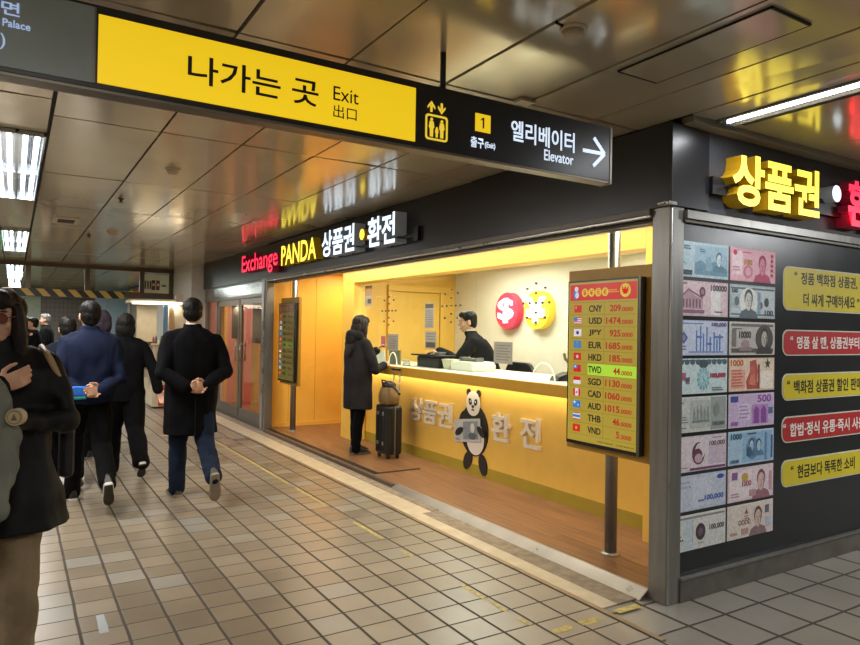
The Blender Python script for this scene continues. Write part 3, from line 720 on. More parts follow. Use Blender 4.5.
b = B(); N2 = mat('grey_note_print', '#8d959a', .6, var=.15, vscale=20); b.prism(F, [(-.29, .34), (.17, .40), (.15, .63), (-.30, .57)], .02, .026, mat('grey_note_paper', '#c3c3be', .6))
b.prism(F, [(-.13, .385), (.13, .42), (.118, .6), (-.14, .566)], .026, .027, N2); b.prism(F, blob((.03, .52), .035, .05), .027, .028, mat('grey_note_pale', '#d4d6d4', .6)); b.prism(F, blob((.03, .44), .07, .035, .1), .027, .028, mat('grey_note_dark', '#5d666e', .6))
b.frect(F, -.27, -.19, .365, .385, .026, .027, N2); b.build('banknote', parent=t)
for c, r in (((-.2, .46), .5), ((.18, .5), -.6)):
    b = B(); b.prism(F, blob(c, .075, .035, r), .028, .034, PB); b.build('paw', parent=t)
# ================================================================== SIDE WALL: BANKNOTE PRINTS AND SLOGANS
F = side(2.484)
def ink(h): return mat('print_ink_'+h, '#'+h, .55, var=.16, vscale=70)
def note(col, row, label, base, draw):
    x0, x1 = ((3.155, 3.594), (3.613, 4.071))[col]; z1 = (2.018, 1.797, 1.573, 1.355, 1.138, .915, .695, .473)[row]; z0 = z1-.200
    b = B(); w, h = x1-x0, .2
    b.frect(F, x0, x1, z0, z1, 0, .004, ink(base))
    lay = [0]
    def P(poly, m):
        lay[0] += 1; b.prism(F, [(x0+p*w, z0+q*h) for p, q in poly], .004, .0043+.00012*lay[0], ink(m))
    def rc(a, c, d, e, m): P([(a, d), (c, d), (c, e), (a, e)], m)
    def el(cx, cy, rx, ry, m, n=20): P(circ(cx, cy, rx, ry, n), m)
    def tx(s, a, c, d, e, m, bold=.02):
        lay[0] += 1; b.text(F, s, x0+a*w, x0+c*w, z0+d*h, z0+e*h, .004, .0004+.00012*lay[0], ink(m), bold=bold)
    def face(cx, cy, s, skin, dark, coat):      # an engraved head and shoulders, nobody in particular
        s *= 1.0; cy += .02
        P([(cx-.22*s, cy-.52*s), (cx-.17*s, cy-.30*s), (cx-.05*s, cy-.2*s), (cx+.05*s, cy-.2*s), (cx+.17*s, cy-.30*s), (cx+.22*s, cy-.52*s)], coat)
        el(cx, cy+.13*s, .098*s, .29*s, dark); el(cx, cy+.02*s, .08*s, .29*s, skin); el(cx+.03*s, cy-.02*s, .04*s, .22*s, coat, 14); el(cx-.01*s, cy+.0*s, .062*s, .26*s, skin)
        for k in (-1, 1): el(cx+k*.025*s, cy+.06*s, .012*s, .02*s, dark, 8)
        P([(cx-.006*s, cy+.04*s), (cx+.012*s, cy-.06*s), (cx-.006*s, cy-.06*s)], dark); rc(cx-.022*s, cx+.022*s, cy-.125*s, cy-.105*s, dark)
    def lines(a, c, d, n, st, m):
        for k in range(n): rc(a, a+(c-a)*(.8+.2*((k*7) % 3)/2), d-k*st, d-k*st+st*.4, m)
    draw(P, rc, el, tx, face, lines)
    o = b.build('banknote_print'); tag(o, label, 'poster', 'banknote prints on the black side wall')
def n00(P, rc, el, tx, face, lines):
    rc(.3, .98, .08, .92, '9fbccb'); P([(.3, .08), (.3, .4), (.42, .5), (.55, .38), (.7, .5), (.98, .3), (.98, .08)], '6f95a8'); face(.8, .5, .62, 'c9dbe2', '4d7386', '5e8497'); P([(.5, .2), (.55, .6), (.62, .62), (.66, .2)], '86a9ba')
    lines(.02, .24, .86, 2, .07, '5a7a88'); el(.13, .55, .07, .18, 'aec6d0'); tx('100000', .02, .25, .05, .2, '3d4a52', .03); lines(.4, .52, .8, 2, .06, '55788a')
def n10(P, rc, el, tx, face, lines):
    rc(.02, .98, .03, .97, 'e6b3c0'); rc(.04, .26, .2, .9, 'efd8dd'); el(.1, .85, .045, .08, 'c43a58'); lines(.25, .5, .86, 1, .08, 'c04a66'); face(.7, .45, .9, 'd98aa0', '9a2f4c', 'b8486a')
    tx('100', .3, .47, .5, .68, 'b08a3a', .03); el(.38, .3, .1, .2, 'cf7f96'); el(.38, .3, .06, .12, 'e3b0bd'); lines(.05, .22, .4, 2, .09, 'cf8aa0')
    for k in range(5): rc(.89, .94, .2+.15*k, .29+.15*k, 'b23a58')
def n01(P, rc, el, tx, face, lines):
    rc(.02, .98, .04, .96, 'd9c3c9'); rc(.64, .84, .04, .8, 'e8e4e2'); P([(.04, .2), (.04, .5), (.18, .72), (.3, .58), (.47, .5), (.47, .2)], 'b597a3')
    for k in range(6): rc(.07+.065*k, .1+.065*k, .24, .48, '7c5a6a')
    P([(.04, .5), (.18, .72), (.47, .5), (.47, .54), (.18, .78), (.04, .56)], '8a6878'); rc(.02, .5, .08, .18, '8a6878'); el(.46, .7, .06, .14, '6b3d4c'); el(.46, .7, .035, .08, 'a5808e')
    tx('100000', .63, .97, .74, .92, '54505a', .03); lines(.72, .92, .12, 1, .09, '6b5560'); lines(.03, .18, .9, 1, .08, '6b5560')
def n11(P, rc, el, tx, face, lines):
    rc(.02, .98, .05, .95, 'c3cdd0'); rc(.02, .98, .86, .92, '5f7078'); rc(.02, .98, .08, .13, '5f7078'); el(.4, .5, .2, .42, 'dfe2dd'); face(.4, .46, .95, 'cfcfc6', '4b555c', '5b676f')
    rc(.03, .2, .3, .7, 'a9bac2'); el(.14, .5, .05, .14, '5f7078'); el(.66, .4, .05, .12, '8a5a4a'); rc(.6, .66, .15, .8, '7ea0bb'); el(.8, .5, .05, .14, '2f4a52'); tx('100', .76, .95, .1, .26, '4a5a60', .03); tx('100', .04, .16, .74, .86, '4a5a60', .03)
def n02(P, rc, el, tx, face, lines):
    rc(.02, .98, .03, .97, 'c5cfe4'); P([(.1, .68), (.0+.02, .5), (.1, .32), (.18, .5)], '5a5a9a'); P([(.1, .6), (.06, .5), (.1, .4), (.14, .5)], '8a86bc'); lines(.05, .16, .24, 2, .08, '5a5a9a')
    for k, (a, h) in enumerate(((.34, .6), (.42, .72), (.48, .5), (.55, .7), (.62, .42), (.7, .55), (.76, .35), (.82, .5))): rc(a, a+.025, .12, .12+h, '5478bc'); 
    rc(.34, .46, .5, .56, '5478bc'); rc(.55, .66, .3, .36, '5478bc'); rc(.7, .9, .5, .56, '5478bc'); rc(.2, .9, .08, .12, '8090c8'); tx('100,000', .66, .97, .82, .95, '6a4a8a', .03); lines(.03, .6, .9, 1, .06, '7a88b8')
def n12(P, rc, el, tx, face, lines):
    rc(.02, .98, .04, .96, 'b9b6b0'); rc(.04, .96, .07, .2, '55524e'); rc(.04, .96, .86, .94, '6b6864'); el(.76, .5, .2, .42, '4a4744'); face(.76, .45, .85, 'b8b2a8', '2a2826', '35322f'); tx('10000', .2, .46, .5, .72, '3f3b38', .03); rc(.05, .14, .25, .8, '77736e'); el(.34, .32, .09, .14, 'a08a8a'); lines(.08, .3, .78, 1, .06, '55524e'); rc(.2, .48, .12, .24, '8a7a7a')
def n03(P, rc, el, tx, face, lines):
    rc(.02, .98, .03, .97, 'c9dde0')
    for k in range(9): el(.06+.11*k, .9, .05, .08, '4d6470'); 
    rc(.02, .98, .93, .97, '4d6470'); el(.5, .84, .09, .12, '3f525c'); el(.5, .42, .12, .3, '9ec8d2'); el(.5, .42, .07, .18, 'c4e2e6'); 
    for k in range(12): P([(.5, .42), (.5+.13*cos(k*pi/6), .42+.33*sin(k*pi/6)), (.5+.13*cos(k*pi/6+.15), .42+.33*sin(k*pi/6+.15))], '82b4c2')
    rc(.02, .14, .4, .6, 'b05a78'); tx('원', .14, .22, .3, .48, '6a5a72', .03); tx('100,000', .64, .96, .42, .58, 'a83a5a', .04); lines(.68, .92, .14, 2, .06, '5a6a70')
def n13(P, rc, el, tx, face, lines):
    rc(.02, .98, .03, .97, 'e3cdb8'); P([(.38, .05), (.36, .3), (.45, .6), (.44, .9), (.58, .95), (.62, .6), (.6, .3), (.66, .05)], 'b5524a'); P([(.42, .2), (.5, .7), (.56, .5), (.58, .15)], 'd47a66'); el(.5, .62, .06, .14, 'c4604e'); rc(.04, .34, .08, .66, 'dfa592'); lines(.05, .3, .6, 6, .09, 'c05a4a'); tx('1000', .03, .3, .76, .95, 'c06a3a', .03)
    P([(.84+.07*(1 if k % 2 == 0 else .4)*sin(pi*k/5), .82+.17*(1 if k % 2 == 0 else .4)*cos(pi*k/5)) for k in range(10)], '2a3a2c'); rc(.68, .96, .06, .6, 'f0e6da'); rc(.62, .66, .05, .8, '8a4a4a')
def n04(P, rc, el, tx, face, lines):
    rc(.02, .98, .03, .97, 'c8ceca'); rc(.66, .98, .03, .97, '9ba4a4'); rc(.24, .66, .1, .9, 'b4bcb8')
    for k in range(5): P([(.3+.07*k, .3), (.3+.07*k, .55+.05*(k % 3)), (.32+.07*k, .7+.05*(k % 3)), (.35+.07*k, .55), (.35+.07*k, .3)], '8b9494')
    rc(.28, .64, .26, .32, '7d8686'); lines(.04, .2, .42, 3, .07, '7d8686'); lines(.04, .12, .82, 1, .08, '555c5c'); tx('100,000', .7, .95, .12, .26, '5f6868', .03); el(.78, .6, .06, .2, '87908f'); lines(.04, .2, .12, 1, .06, '7d8686')
def n14(P, rc, el, tx, face, lines):
    rc(.02, .98, .03, .97, 'cbb6d8'); rc(.04, .2, .76, .94, '3d4a9a'); tx('500', .62, .93, .72, .95, '8a4aa0', .03); rc(.5, .86, .08, .66, 'b48cc4'); P([(.54, .08), (.54, .5), (.6, .62), (.66, .5), (.66, .08)], '8a4a9c'); P([(.7, .08), (.7, .5), (.76, .62), (.82, .5), (.82, .08)], '8a4a9c'); rc(.2, .46, .2, .7, 'd8cae4'); lines(.22, .44, .6, 4, .11, 'a88abc'); rc(.87, .97, .35, .55, '5a6a9a'); tx('500', .05, .2, .06, .18, '8a4aa0', .03)
def n05(P, rc, el, tx, face, lines):
    rc(.02, .98, .03, .97, 'ddd3dc'); rc(.62, .98, .15, .7, 'cdbccd'); el(.42, .5, .13, .32, '54303c'); el(.45, .56, .10, .24, 'ddd3dc'); el(.4, .42, .10, .22, '6a3e4c'); el(.42, .36, .08, .13, 'c4aab8'); tx('100,000', .64, .97, .66, .82, '5a4450', .03); rc(.25, .98, .03, .1, '7c4a72'); lines(.7, .95, .9, 1, .05, '7c6472'); rc(.03, .2, .12, .14, '8a7282'); lines(.03, .1, .85, 1, .06, '8a7282')
def n15(P, rc, el, tx, face, lines):
    rc(.02, .98, .03, .97, 'a9c6de'); rc(.3, .95, .06, .94, '8fb4d2'); el(.52, .45, .14, .34, '5f88ac'); face(.5, .5, .55, 'b8cfe0', '34546e', '4a708e'); face(.66, .48, .55, 'b8cfe0', '34546e', '54809e'); el(.45, .35, .05, .16, '3a607c'); tx('1000', .05, .28, .76, .94, '3a7080', .03); lines(.42, .64, .88, 1, .1, '2f4e68'); tx('1000', .05, .22, .06, .16, '4a6f9a', .02); rc(.8, .84, .05, .9, '6a94b8'); rc(.94, .97, .1, .8, '4a6f9a')
def n06(P, rc, el, tx, face, lines):
    rc(.02, .98, .03, .97, 'c3ccdd'); rc(.3, .7, .1, .9, 'ccd4e4'); tx('100,000', .55, .95, .2, .38, '3d5fb0', .05); rc(.42, .54, .22, .27, '5470b0'); el(.88, .86, .075, .07, '2f54b0'); lines(.03, .3, .8, 1, .05, '7f8cab')
    for k in range(4): el(.07+.06*k, .68, .012, .03, '7f8cab', 8)
def n16(P, rc, el, tx, face, lines):
    rc(.02, .98, .03, .97, 'e0d0d6'); rc(.04, .5, .08, .9, 'e8dde0'); face(.72, .46, .95, 'd8b8b4', '7a4a58', '9a6a78'); tx('1000', .3, .5, .42, .6, 'a8607a', .03); el(.36, .7, .07, .13, 'c9a24a'); rc(.08, .2, .66, .88, '8a5a9a'); lines(.06, .26, .22, 2, .08, 'b0889a'); rc(.46, .6, .1, .3, 'c0949a'); rc(.9, .96, .2, .8, 'c49aa6')
def n07(P, rc, el, tx, face, lines):
    rc(.02, .98, .03, .97, 'd5d6d3'); rc(.14, .32, .03, .85, 'c4d4dd'); rc(.02, .98, .88, .94, '8f8f90'); el(.48, .47, .1, .24, '463a46'); el(.48, .47, .05, .12, '6d5d6c'); tx('100,000', .66, .97, .44, .62, '4a464a', .03); lines(.04, .12, .42, 1, .06, '6a6668'); lines(.44, .56, .14, 1, .05, '6a6668'); rc(.32, .325, .1, .85, 'a5a9a9')
    for k in range(3): el(.04+.04*k, .32, .014, .03, '4a464a', 8)
def n17(P, rc, el, tx, face, lines):
    rc(.02, .98, .03, .97, 'd9d0c8'); rc(.3, .9, .06, .9, 'dcccc4'); face(.66, .46, .92, 'cfb8aa', '62494c', '8a7078'); P([(.4, .86), (.36, .7), (.44, .7)], '8a6a4a'); lines(.36, .46, .62, 2, .07, '8a6a6a')
    for k in range(4): el(.26+.065*k, .46, .028, .08, '8a7260'); el(.26+.065*k, .46, .014, .045, 'd9d0c8')
    rc(.82, .9, .62, .86, '6a6a80'); rc(.06, .2, .12, .2, 'b09a98'); rc(.84, .95, .2, .5, 'b8c4d4'); rc(.3, .44, .1, .28, 'b89a94')
NL = ['pale blue voucher print showing a seated figure, top of the left column', 'pink-red banknote print with a portrait, top of the right column', 'pinkish voucher print with a gabled building and a dark medallion', 'grey-blue dollar print with a large portrait left of centre', 'lavender voucher print with upright blue strokes and a violet diamond', 'grey and black banknote print with a portrait in a dark oval', 'pale aqua voucher print with a scalloped top edge and a sunburst', 'beige and red banknote print with a black star flower at its top right', 'silver-grey voucher print with a building, under the scalloped one', 'purple banknote print with arches and a big 500', 'white and plum voucher print with a dark swirl', 'blue banknote print with a group of children', 'pale blue voucher print with bold blue figures and a small blue oval', 'pink banknote print with a portrait and a gold rosette, under the blue one', 'off-white voucher print with a round dark seal, bottom of the left column', 'beige banknote print with a portrait, bottom of the right column']
BS = ['b7cdd6', 'dfa9b6', 'cdb4bb', 'a9b6ba', 'b5c0dc', 'd0cdc6', 'd9e8e8', 'd8bfa8', 'd5dad6', 'd6c6e0', 'cfc2ce', 'bcd2e4', 'b9c4d8', 'd6c2ca', 'dedfdc', 'e2dad2']
FN = [n00, n10, n01, n11, n02, n12, n03, n13, n04, n14, n05, n15, n06, n16, n07, n17]
for i in range(16): note(i % 2, i//2, NL[i], BS[i], FN[i])
SY = mat('slogan_yellow', '#d3c02c', .45, var=.04); SRDP = mat('slogan_red', '#b3262a', .45, var=.04); RIMW = mat('slogan_border', '#cfd0bd', .5)
SWT = mat('slogan_white', '#e8e4dc', .5)
for k, (z1, z0, m, lab, rows) in enumerate((
        (1.94, 1.657, SY, 'tall yellow slogan panel with two lines of black text, topmost by the banknote prints', [('정품 백화점 상품권,', 4.355, 5.06, 1.825, 1.91), ('더 싸게 구매하세요 ”', 4.385, 5.09, 1.69, 1.775)]),
        (1.533, 1.366, SRDP, 'upper red slogan panel with white text on the black wall', [('명품 살 땐, 상품권부터', 4.315, 5.09, 1.405, 1.492)]),
        (1.251, 1.079, SY, 'middle yellow slogan panel, between the two red ones', [('백화점 상품권 할인 판매', 4.285, 5.13, 1.12, 1.208)]),
        (.976, .809, SRDP, 'lower red slogan panel with white text on the black wall', [('합법·정식 유통·즉시 사용', 4.245, 5.17, .845, .932)]),
        (.699, .527, SY, 'lowest yellow slogan panel, nearest the floor', [('현금보다 똑똑한 소비', 4.335, 5.045, .57, .658)]))):
    t = thing('slogan_panel', lab, 'wall panel', (4.8, 2.484, z0), group='slogan panels on the black side wall')
    b = B(); b.prism(F, rrect(4.16, 5.6, z0, z1, .055), 0, .004, RIMW); b.prism(F, rrect(4.168, 5.592, z0+.008, z1-.008, .05), .004, .006, m); b.build('panel', parent=t)
    for s_, x0, x1, a, c in rows:
        me_, (A0, A1, B0, B1) = text_mesh(s_, .02); bpy.data.meshes.remove(me_); kx, ky = (x1-x0)/(A1-A0), (c-a)/(B1-B0); at_ = 0
        for wd in s_.split(' '):
            at_ = s_.index(wd, at_)+len(wd)
            me_, q1 = text_mesh(s_[:at_], .02); bpy.data.meshes.remove(me_); me_, q2 = text_mesh(wd, .02); bpy.data.meshes.remove(me_)
            X1 = x0+(q1[1]-A0)*kx; b = B(); b.text(F, wd, X1-(q2[1]-q2[0])*kx, X1, a+(q2[2]-B0)*ky, a+(q2[3]-B0)*ky, .006, .001, INK if m is SY else SWT, bold=.02); b.build('lettering', parent=t)
    b = B(); x0 = rows[0][1]; b.text(F, '“', x0-.075, x0-.045, rows[0][4]-.025, rows[0][4], .006, .001, INK if m is SY else SWT, bold=.02)
    b.build('quotation_mark', parent=t)

# ================================================================== COUNTER AND WHAT STANDS ON IT
t = thing('service_counter', 'yellow service counter with a mustard-edged cream top running the length of the shop', 'counter', (4.1, 5.4, .05))
b = B(); b.box(3.95, 4.0, 2.66, 8.27, .16, .97); b.build('front_panel', YEL, t)
b = B(); b.box(3.945, 4.0, 2.66, 8.27, .05, .16); b.build('plinth', OLV, t)
b = B(); b.box(3.75, 3.79, 3.232, 7.978, .968, 1.066); b.build('front_edge', YELD, t, bevel=.003)
b = B(); b.box(3.79, 4.62, 3.232, 7.978, 1.03, 1.066); b.build('countertop', mat('cream_countertop', '#ece6d6', .3, var=.02), t)
b = B(); b.box(3.89, 3.915, 3.3, 7.9, 1.018, 1.03); b.build('led_strip', mat('counter_led', '#ffe9b0', .4, emit=3, var=0), t)
PAP = mat('notice_paper', '#98978c', .6, var=.04); PTX = mat('notice_print', '#6f7276', .6); PDK = mat('notice_dark', '#4a4440', .6); PBR = mat('notice_brown', '#9a7a52', .6)
G2 = front(3.864)
def notice(y0, y1, z0, z1, label, style):
    b = B(); b.frect(G2, -y1, -y0, z0, z1, 0, .002, PAP); h = z1-z0; w = y1-y0
    if style == 0:
        b.frect(G2, -y1+.01, -y0-.01, z0+h*.5, z1-.01, .002, .003, PBR); b.frect(G2, -y1+.08, -y0-.02, z0+.03, z0+h*.35, .002, .003, PDK)
    elif style == 1:
        for k in range(6): b.frect(G2, -y1+.03, -y0-.03-.03*(k % 2), z1-.03-h*.13*k-.008, z1-.03-h*.13*k, .002, .003, PTX)
    elif style == 2:
        b.frect(G2, -y1+.01, -y0-.01, z1-h*.2, z1-.01, .002, .003, PDK)
        for k in range(8): b.frect(G2, -y1+.02, -y0-.02, z0+.02+h*.085*k, z0+.03+h*.085*k, .002, .003, PTX)
    else:
        b.frect(G2, -y1+.02, -y0-.02, z0+.015, z0+h*.38, .002, .003, PDK); 
        for k in range(3): b.frect(G2, -y1+.03, -y0-.03, z1-.03-.03*k, z1-.02-.03*k, .002, .003, PTX)
    tag(b.build('paper_notice'), label, 'notice')
notice(7.69, 7.89, 1.79, 2.05, 'small picture notice high on the glass above the customer', 0)
notice(6.98, 7.245, 1.24, 1.44, 'grey text notice low on the glass just right of the customer', 1)
notice(6.2, 6.385, 1.512, 1.79, 'tall grey notice with a dark heading, left of the clerk, upper of two', 2)
notice(6.14, 6.37, 1.29, 1.48, 'grey notice with a dark lower block on the glass by the clerk, lower of two', 3)
notice(4.836, 5.115, 1.193, 1.395, 'grey text notice on the glass right of the clerk, under the dollar disc', 1)
BK = mat('black_plastic', '#1c1b1d', .4); GRP = mat('grey_plastic', '#6b6a66', .45); OFFW = mat('offwhite_plastic', '#e2ddd0', .4, var=.02)
t = thing('cash_machine', 'black banknote machine with a flat tray on the counter under the clerk’s hands', 'machine', (4.17, 6.62, 1.066))
b = B(); b.box(4.05, 4.33, 6.38, 6.86, 1.066, 1.19, BK); b.build('body', parent=t, bevel=.012)
b = B(); b.box(4.02, 4.3, 6.33, 6.95, 1.195, 1.212, BK); b.build('tray', parent=t, bevel=.004)
b = B()
for y in (6.45, 6.58): b.box(4.1, 4.2, y, y+.09, 1.212, 1.245, GRP)
b.build('keypad', parent=t, bevel=.004)
t = thing('bill_counter', 'white banknote counter on the counter in front of the clerk', 'machine', (4.2, 5.98, 1.066))
b = B(); b.prism(Fr((4.05, 5.82, 1.066), (0, -1, 0), (0, 0, 1)), [(-.32, 0), (.1, 0), (.1, .07), (.06, .1), (-.28, .1), (-.32, .07)], 0, -.3, OFFW); b.build('body', parent=t, bevel=.01)
b = B(); b.cyl((4.15, 5.78, 1.185), (4.15, 6.05, 1.185), .022, GRP); b.box(4.12, 4.22, 5.76, 5.78, 1.166, 1.21, GRP); b.box(4.12, 4.22, 6.05, 6.07, 1.166, 1.21, GRP); b.build('roller', parent=t)
t = thing('paper_funnel', 'pale paper tray standing between the two counter machines', 'tray', (4.15, 6.24, 1.066))
b = B(); b.prism(Fr((4.06, 6.24, 1.066), (0, -1, 0), (0, 0, 1)), [(-.05, 0), (.06, 0), (.1, .11), (-.1, .11)], 0, -.14, mat('pale_tray', '#cfc9b0', .4)); b.build('tray_body', parent=t, bevel=.004)
t = thing('leaflet_stand', 'grey-green leaflet stand with pale sheets at the customer end of the counter', 'stand', (4.0, 7.35, 1.066))
b = B(); b.box(4.02, 4.04, 7.22, 7.5, 1.066, 1.24, mat('greygreen_card', '#7d7a5c', .5)); b.build('backboard', parent=t, bevel=.002)
b = B(); b.box(3.97, 4.01, 7.24, 7.48, 1.066, 1.075, GRP); b.build('base', parent=t)
b = B(); M_ = Matrix.Translation((3.99, 7.62, 1.066)) @ Matrix.Rotation(R(-14), 4, 'X'); b.box(-.004, .004, -.1, .12, 0, .15, mat('white_sheet', '#dcdccf', .6), M_); b.build('sheet', parent=t)
b = B(); b.box(3.955, 3.985, 6.9, 7.03, 1.066, 1.075, GRP); b.box(3.955, 3.985, 6.9, 7.03, 1.075, 1.14, glass_mat('clear_acrylic', refl=.15, haze=.25)); tag(b.build('clear_dispenser'), 'small clear acrylic box on the counter beside the left glass arch', 'box')
t = thing('pen_pot', 'dark pot with a dry sprig on the counter beside the rate board', 'pot', (4.12, 4.33, 1.066))
b = B(); b.lathe((4.12, 4.33, 1.066), [(.04, 0), (.05, .09), (.045, .09), (.036, .01)], BK, 16); b.build('pot', parent=t)
b = B()
for k in range(11):
    a = k*2.4; b.tube([(4.12, 4.33, 1.1), (4.12+.02*cos(a), 4.33+.02*sin(a), 1.2), (4.12+.07*cos(a), 4.33+.07*sin(a), 1.27+.03*sin(k))], .004, mat('dry_stem', '#6a5532', .7), 6)
    b.ball((4.12+.07*cos(a), 4.33+.07*sin(a), 1.27+.03*sin(k)), (.014, .014, .02), mat('dry_leaf', '#7a6a3a', .7), 8, 5)
b.build('sprig', parent=t)
t = thing('card_terminal', 'small black card terminal on the counter left of the dry sprig', 'terminal', (4.08, 4.5, 1.066))
b = B(); b.prism(Fr((4.02, 4.52, 1.066), (1, 0, 0), (0, 0, 1)), [(0, 0), (.16, 0), (.16, .075), (.03, .04)], 0, -.11 if 0 else .11, BK); b.build('body', parent=t, bevel=.006)
t = thing('desk_chair', 'black office chair behind the counter at the clerk’s side', 'chair', (5.05, 5.95, .05))
b = B(); b.box(4.85, 5.3, 5.72, 6.18, .5, .58, BK); b.build('seat', parent=t, bevel=.03)
b = B(); b.prism(Fr((4.84, 5.95, 0), (0, -1, 0), (0, 0, 1)), rrect(-.24, .24, .72, 1.15, .12), 0, -.05, BK); b.build('backrest', parent=t, bevel=.015)
b = B(); b.tube([(5.07, 5.95, .52), (4.86, 5.95, .6), (4.87, 5.95, .85)], .02, GRP); b.cyl((5.07, 5.95, .13), (5.07, 5.95, .5), .025, GRP); b.build('stem', parent=t)
b = B()
for k in range(5): a = k*2*pi/5+.3; b.tube([(5.07, 5.95, .14), (5.07+.26*cos(a), 5.95+.26*sin(a), .11)], .018, GRP, 8); b.ball((5.07+.26*cos(a), 5.95+.26*sin(a), .08), .03, BK, 10, 6)
b.build('base', parent=t)

# suitcase and the bag on it
CASE = mat('black_suitcase_shell', '#1d1c1e', .35, var=.1); 
t = thing('suitcase', 'black upright suitcase with steel handle standing beside the customer', 'suitcase', (3.62, 6.72, .05))
x0, x1, y0, y1 = 3.53, 3.73, 6.60, 6.90
b = B(); b.box(x0, x1, y0, y1, .095, .645, CASE); b.build('shell', parent=t, bevel=.035, seg=4)
b = B()
for k in range(3):
    y = y0+.06+.075*k; b.box(x0-.006, x0+.01, y, y+.02, .14, .6, CASE)
for k in range(2): x = x0+.05+.07*k; b.box(x, x+.02, y0-.006, y0+.01, .14, .6, CASE)
b.build('ribs', parent=t, bevel=.003)
b = B(); b.box((x0+x1)/2-.006, (x0+x1)/2+.006, y0-.004, y1+.004, .1, .642, GRP); b.build('zip', parent=t)
b = B()
for y in (6.68, 6.82): b.cyl((3.71, y, .62), (3.73, y, 1.03), .008, STEEL2, 8)
b.box(3.695, 3.725, 6.66, 6.84, 1.03, 1.05, BK); b.build('pull_handle', parent=t)
for y in (y0+.07, y1-.1):
    for z in (.2, .53): b = B(); b.box(x0-.012, x0+.005, y, y+.035, z, z+.04, STEEL2); b.build('latch', parent=t, bevel=.003)
for x in (x0+.04, x1-.04):
    for y in (y0+.05, y1-.05):
        b = B(); b.box(x-.012, x+.012, y-.012, y+.012, .075, .1, GRP); b.cyl((x-.012, y, .072), (x+.012, y, .072), .022, BK, 14); b.build('wheel', parent=t)
t = thing('handbag', 'brown and black soft bag strapped on top of the black suitcase', 'bag', (3.62, 6.72, .648))
BR = mat('brown_bag_leather', '#7d6238', .5, var=.2, vscale=14, bump=.2); 
b = B(); b.rings([[V((3.62+.085*s*math.copysign(abs(cos(a))**.6, cos(a)), 6.74+.125*s*math.copysign(abs(sin(a))**.6, sin(a)), .65+z)) for a in [2*pi*k/20 for k in range(20)]] for z, s in ((0, .9), (.03, 1.05), (.1, 1.08), (.17, .9), (.2, .7))], BR); b.build('bag_body', parent=t)
b = B(); b.rings([[V((3.62+.075*s*cos(a), 6.74+.11*s*sin(a), .84+z)) for a in [2*pi*k/20 for k in range(20)]] for z, s in ((0, .85), (.03, 1), (.055, .8), (.07, .3))], BK); b.build('flap', parent=t)
b = B(); b.tube([(3.56, 6.62, .86), (3.55, 6.5, .87), (3.55, 6.4, .82), (3.56, 6.38, .79)], .014, BK, 8); b.tube([(3.60, 6.85, .85), (3.56, 6.8, .92), (3.55, 6.7, .92), (3.58, 6.63, .86)], .008, BK, 8); b.build('strap', parent=t)

# ================================================================== CEILING FITTINGS, FLOOR MARKS
DETW = mat('detector_white', '#b9ad98', .4)
for (x, y, lab) in ((1.0, 5.37, 'pale round smoke detector under the yellow panel of the overhead sign'), (1.835, 1.95, 'worn round smoke detector on the ceiling above the sign’s right half')):
    t = thing('smoke_detector', lab, 'detector', (x, y, 2.676))
    b = B(); b.lathe((x, y, 2.68), [(.055, 0), (.055, -.008), (.048, -.014)], DETW); b.build('base', parent=t)
    b = B(); b.lathe((x, y, 2.667), [(.04, 0), (.038, -.02), (.026, -.03), (.004, -.032)], DETW); b.build('sensor', parent=t)
    if y < 3:
        b = B(); b.tube([(x-.09, y, 2.679), (x-.055, y, 2.674)], .006, DARK, 6); b.build('cable', parent=t)
b = B(); b.lathe((1.04, 9.39, 2.68), [(.07, 0), (.065, -.015), (.05, -.03), (.035, -.045), (.02, -.05)], DETW); tag(b.build('ceiling_speaker'), 'pale domed fitting hanging from the far ceiling beyond the detector', 'ceiling fitting')
for x, y, lab in ((.83, 6.9, 'small dark sprinkler on the ceiling nearer the sign'), (.82, 9.96, 'small dark sprinkler on the ceiling farther down the corridor')):
    b = B(); b.lathe((x, y, 2.68), [(.03, 0), (.028, -.01), (.012, -.02), (.012, -.035), (.024, -.037), (.022, -.041)], mat('sprinkler_brass', '#3a2c20', .4, .5)); tag(b.build('sprinkler'), lab, 'sprinkler')
t = thing('air_vent', 'rectangular pale vent plate in the ceiling beside the louvred lights', 'vent', (.48, 8.76, 2.675))
b = B(); b.box(.345, .615, 8.5, 9.02, 2.670, 2.684, DETW); b.build('frame', parent=t, bevel=.003)
b = B(); b.box(.40, .57, 8.62, 8.9, 2.667, 2.671, DARK); b.build('grille', parent=t)
b = B(); b.box(2.16, 2.25, 2.66, 2.73, 2.662, 2.678, DETW); tag(b.build('ceiling_label', bevel=.003), 'small white tag on the ceiling joint just above the overhead sign', 'label')
TAPE = mat('worn_yellow_tape', '#b3a05a', .6, var=.35, vscale=30); GTP = mat('grey_tape', '#9aa0a4', .5)
def tape(x0, x1, y0, y1, label, m=TAPE, h=.0015, rz=0):
    b = B(); n = max(2, int(abs(y1-y0)/.12)+1) if abs(y1-y0) > abs(x1-x0) else max(2, int(abs(x1-x0)/.1)+1)
    long_y = abs(y1-y0) > abs(x1-x0); A, C = [], []
    for k in range(n+1):
        f = k/n; j = lambda: rnd.uniform(-.004, .004)
        if long_y: A.append((x0+j(), y0+(y1-y0)*f, h)); C.append((x1+j(), y0+(y1-y0)*f, h))
        else: A.append((x0+(x1-x0)*f, y0+j(), h)); C.append((x0+(x1-x0)*f, y1+j(), h))
    for k in range(n):
        q = [A[k], A[k+1], C[k+1], C[k]]; b.face(q if not long_y else q[::-1], m)
    for f in b.bm.faces:
        if f.normal.z < 0: f.normal_flip()
    return tag(b.build('floor_tape'), label, 'floor tape', 'worn tape on the tiles' if m is TAPE else None)
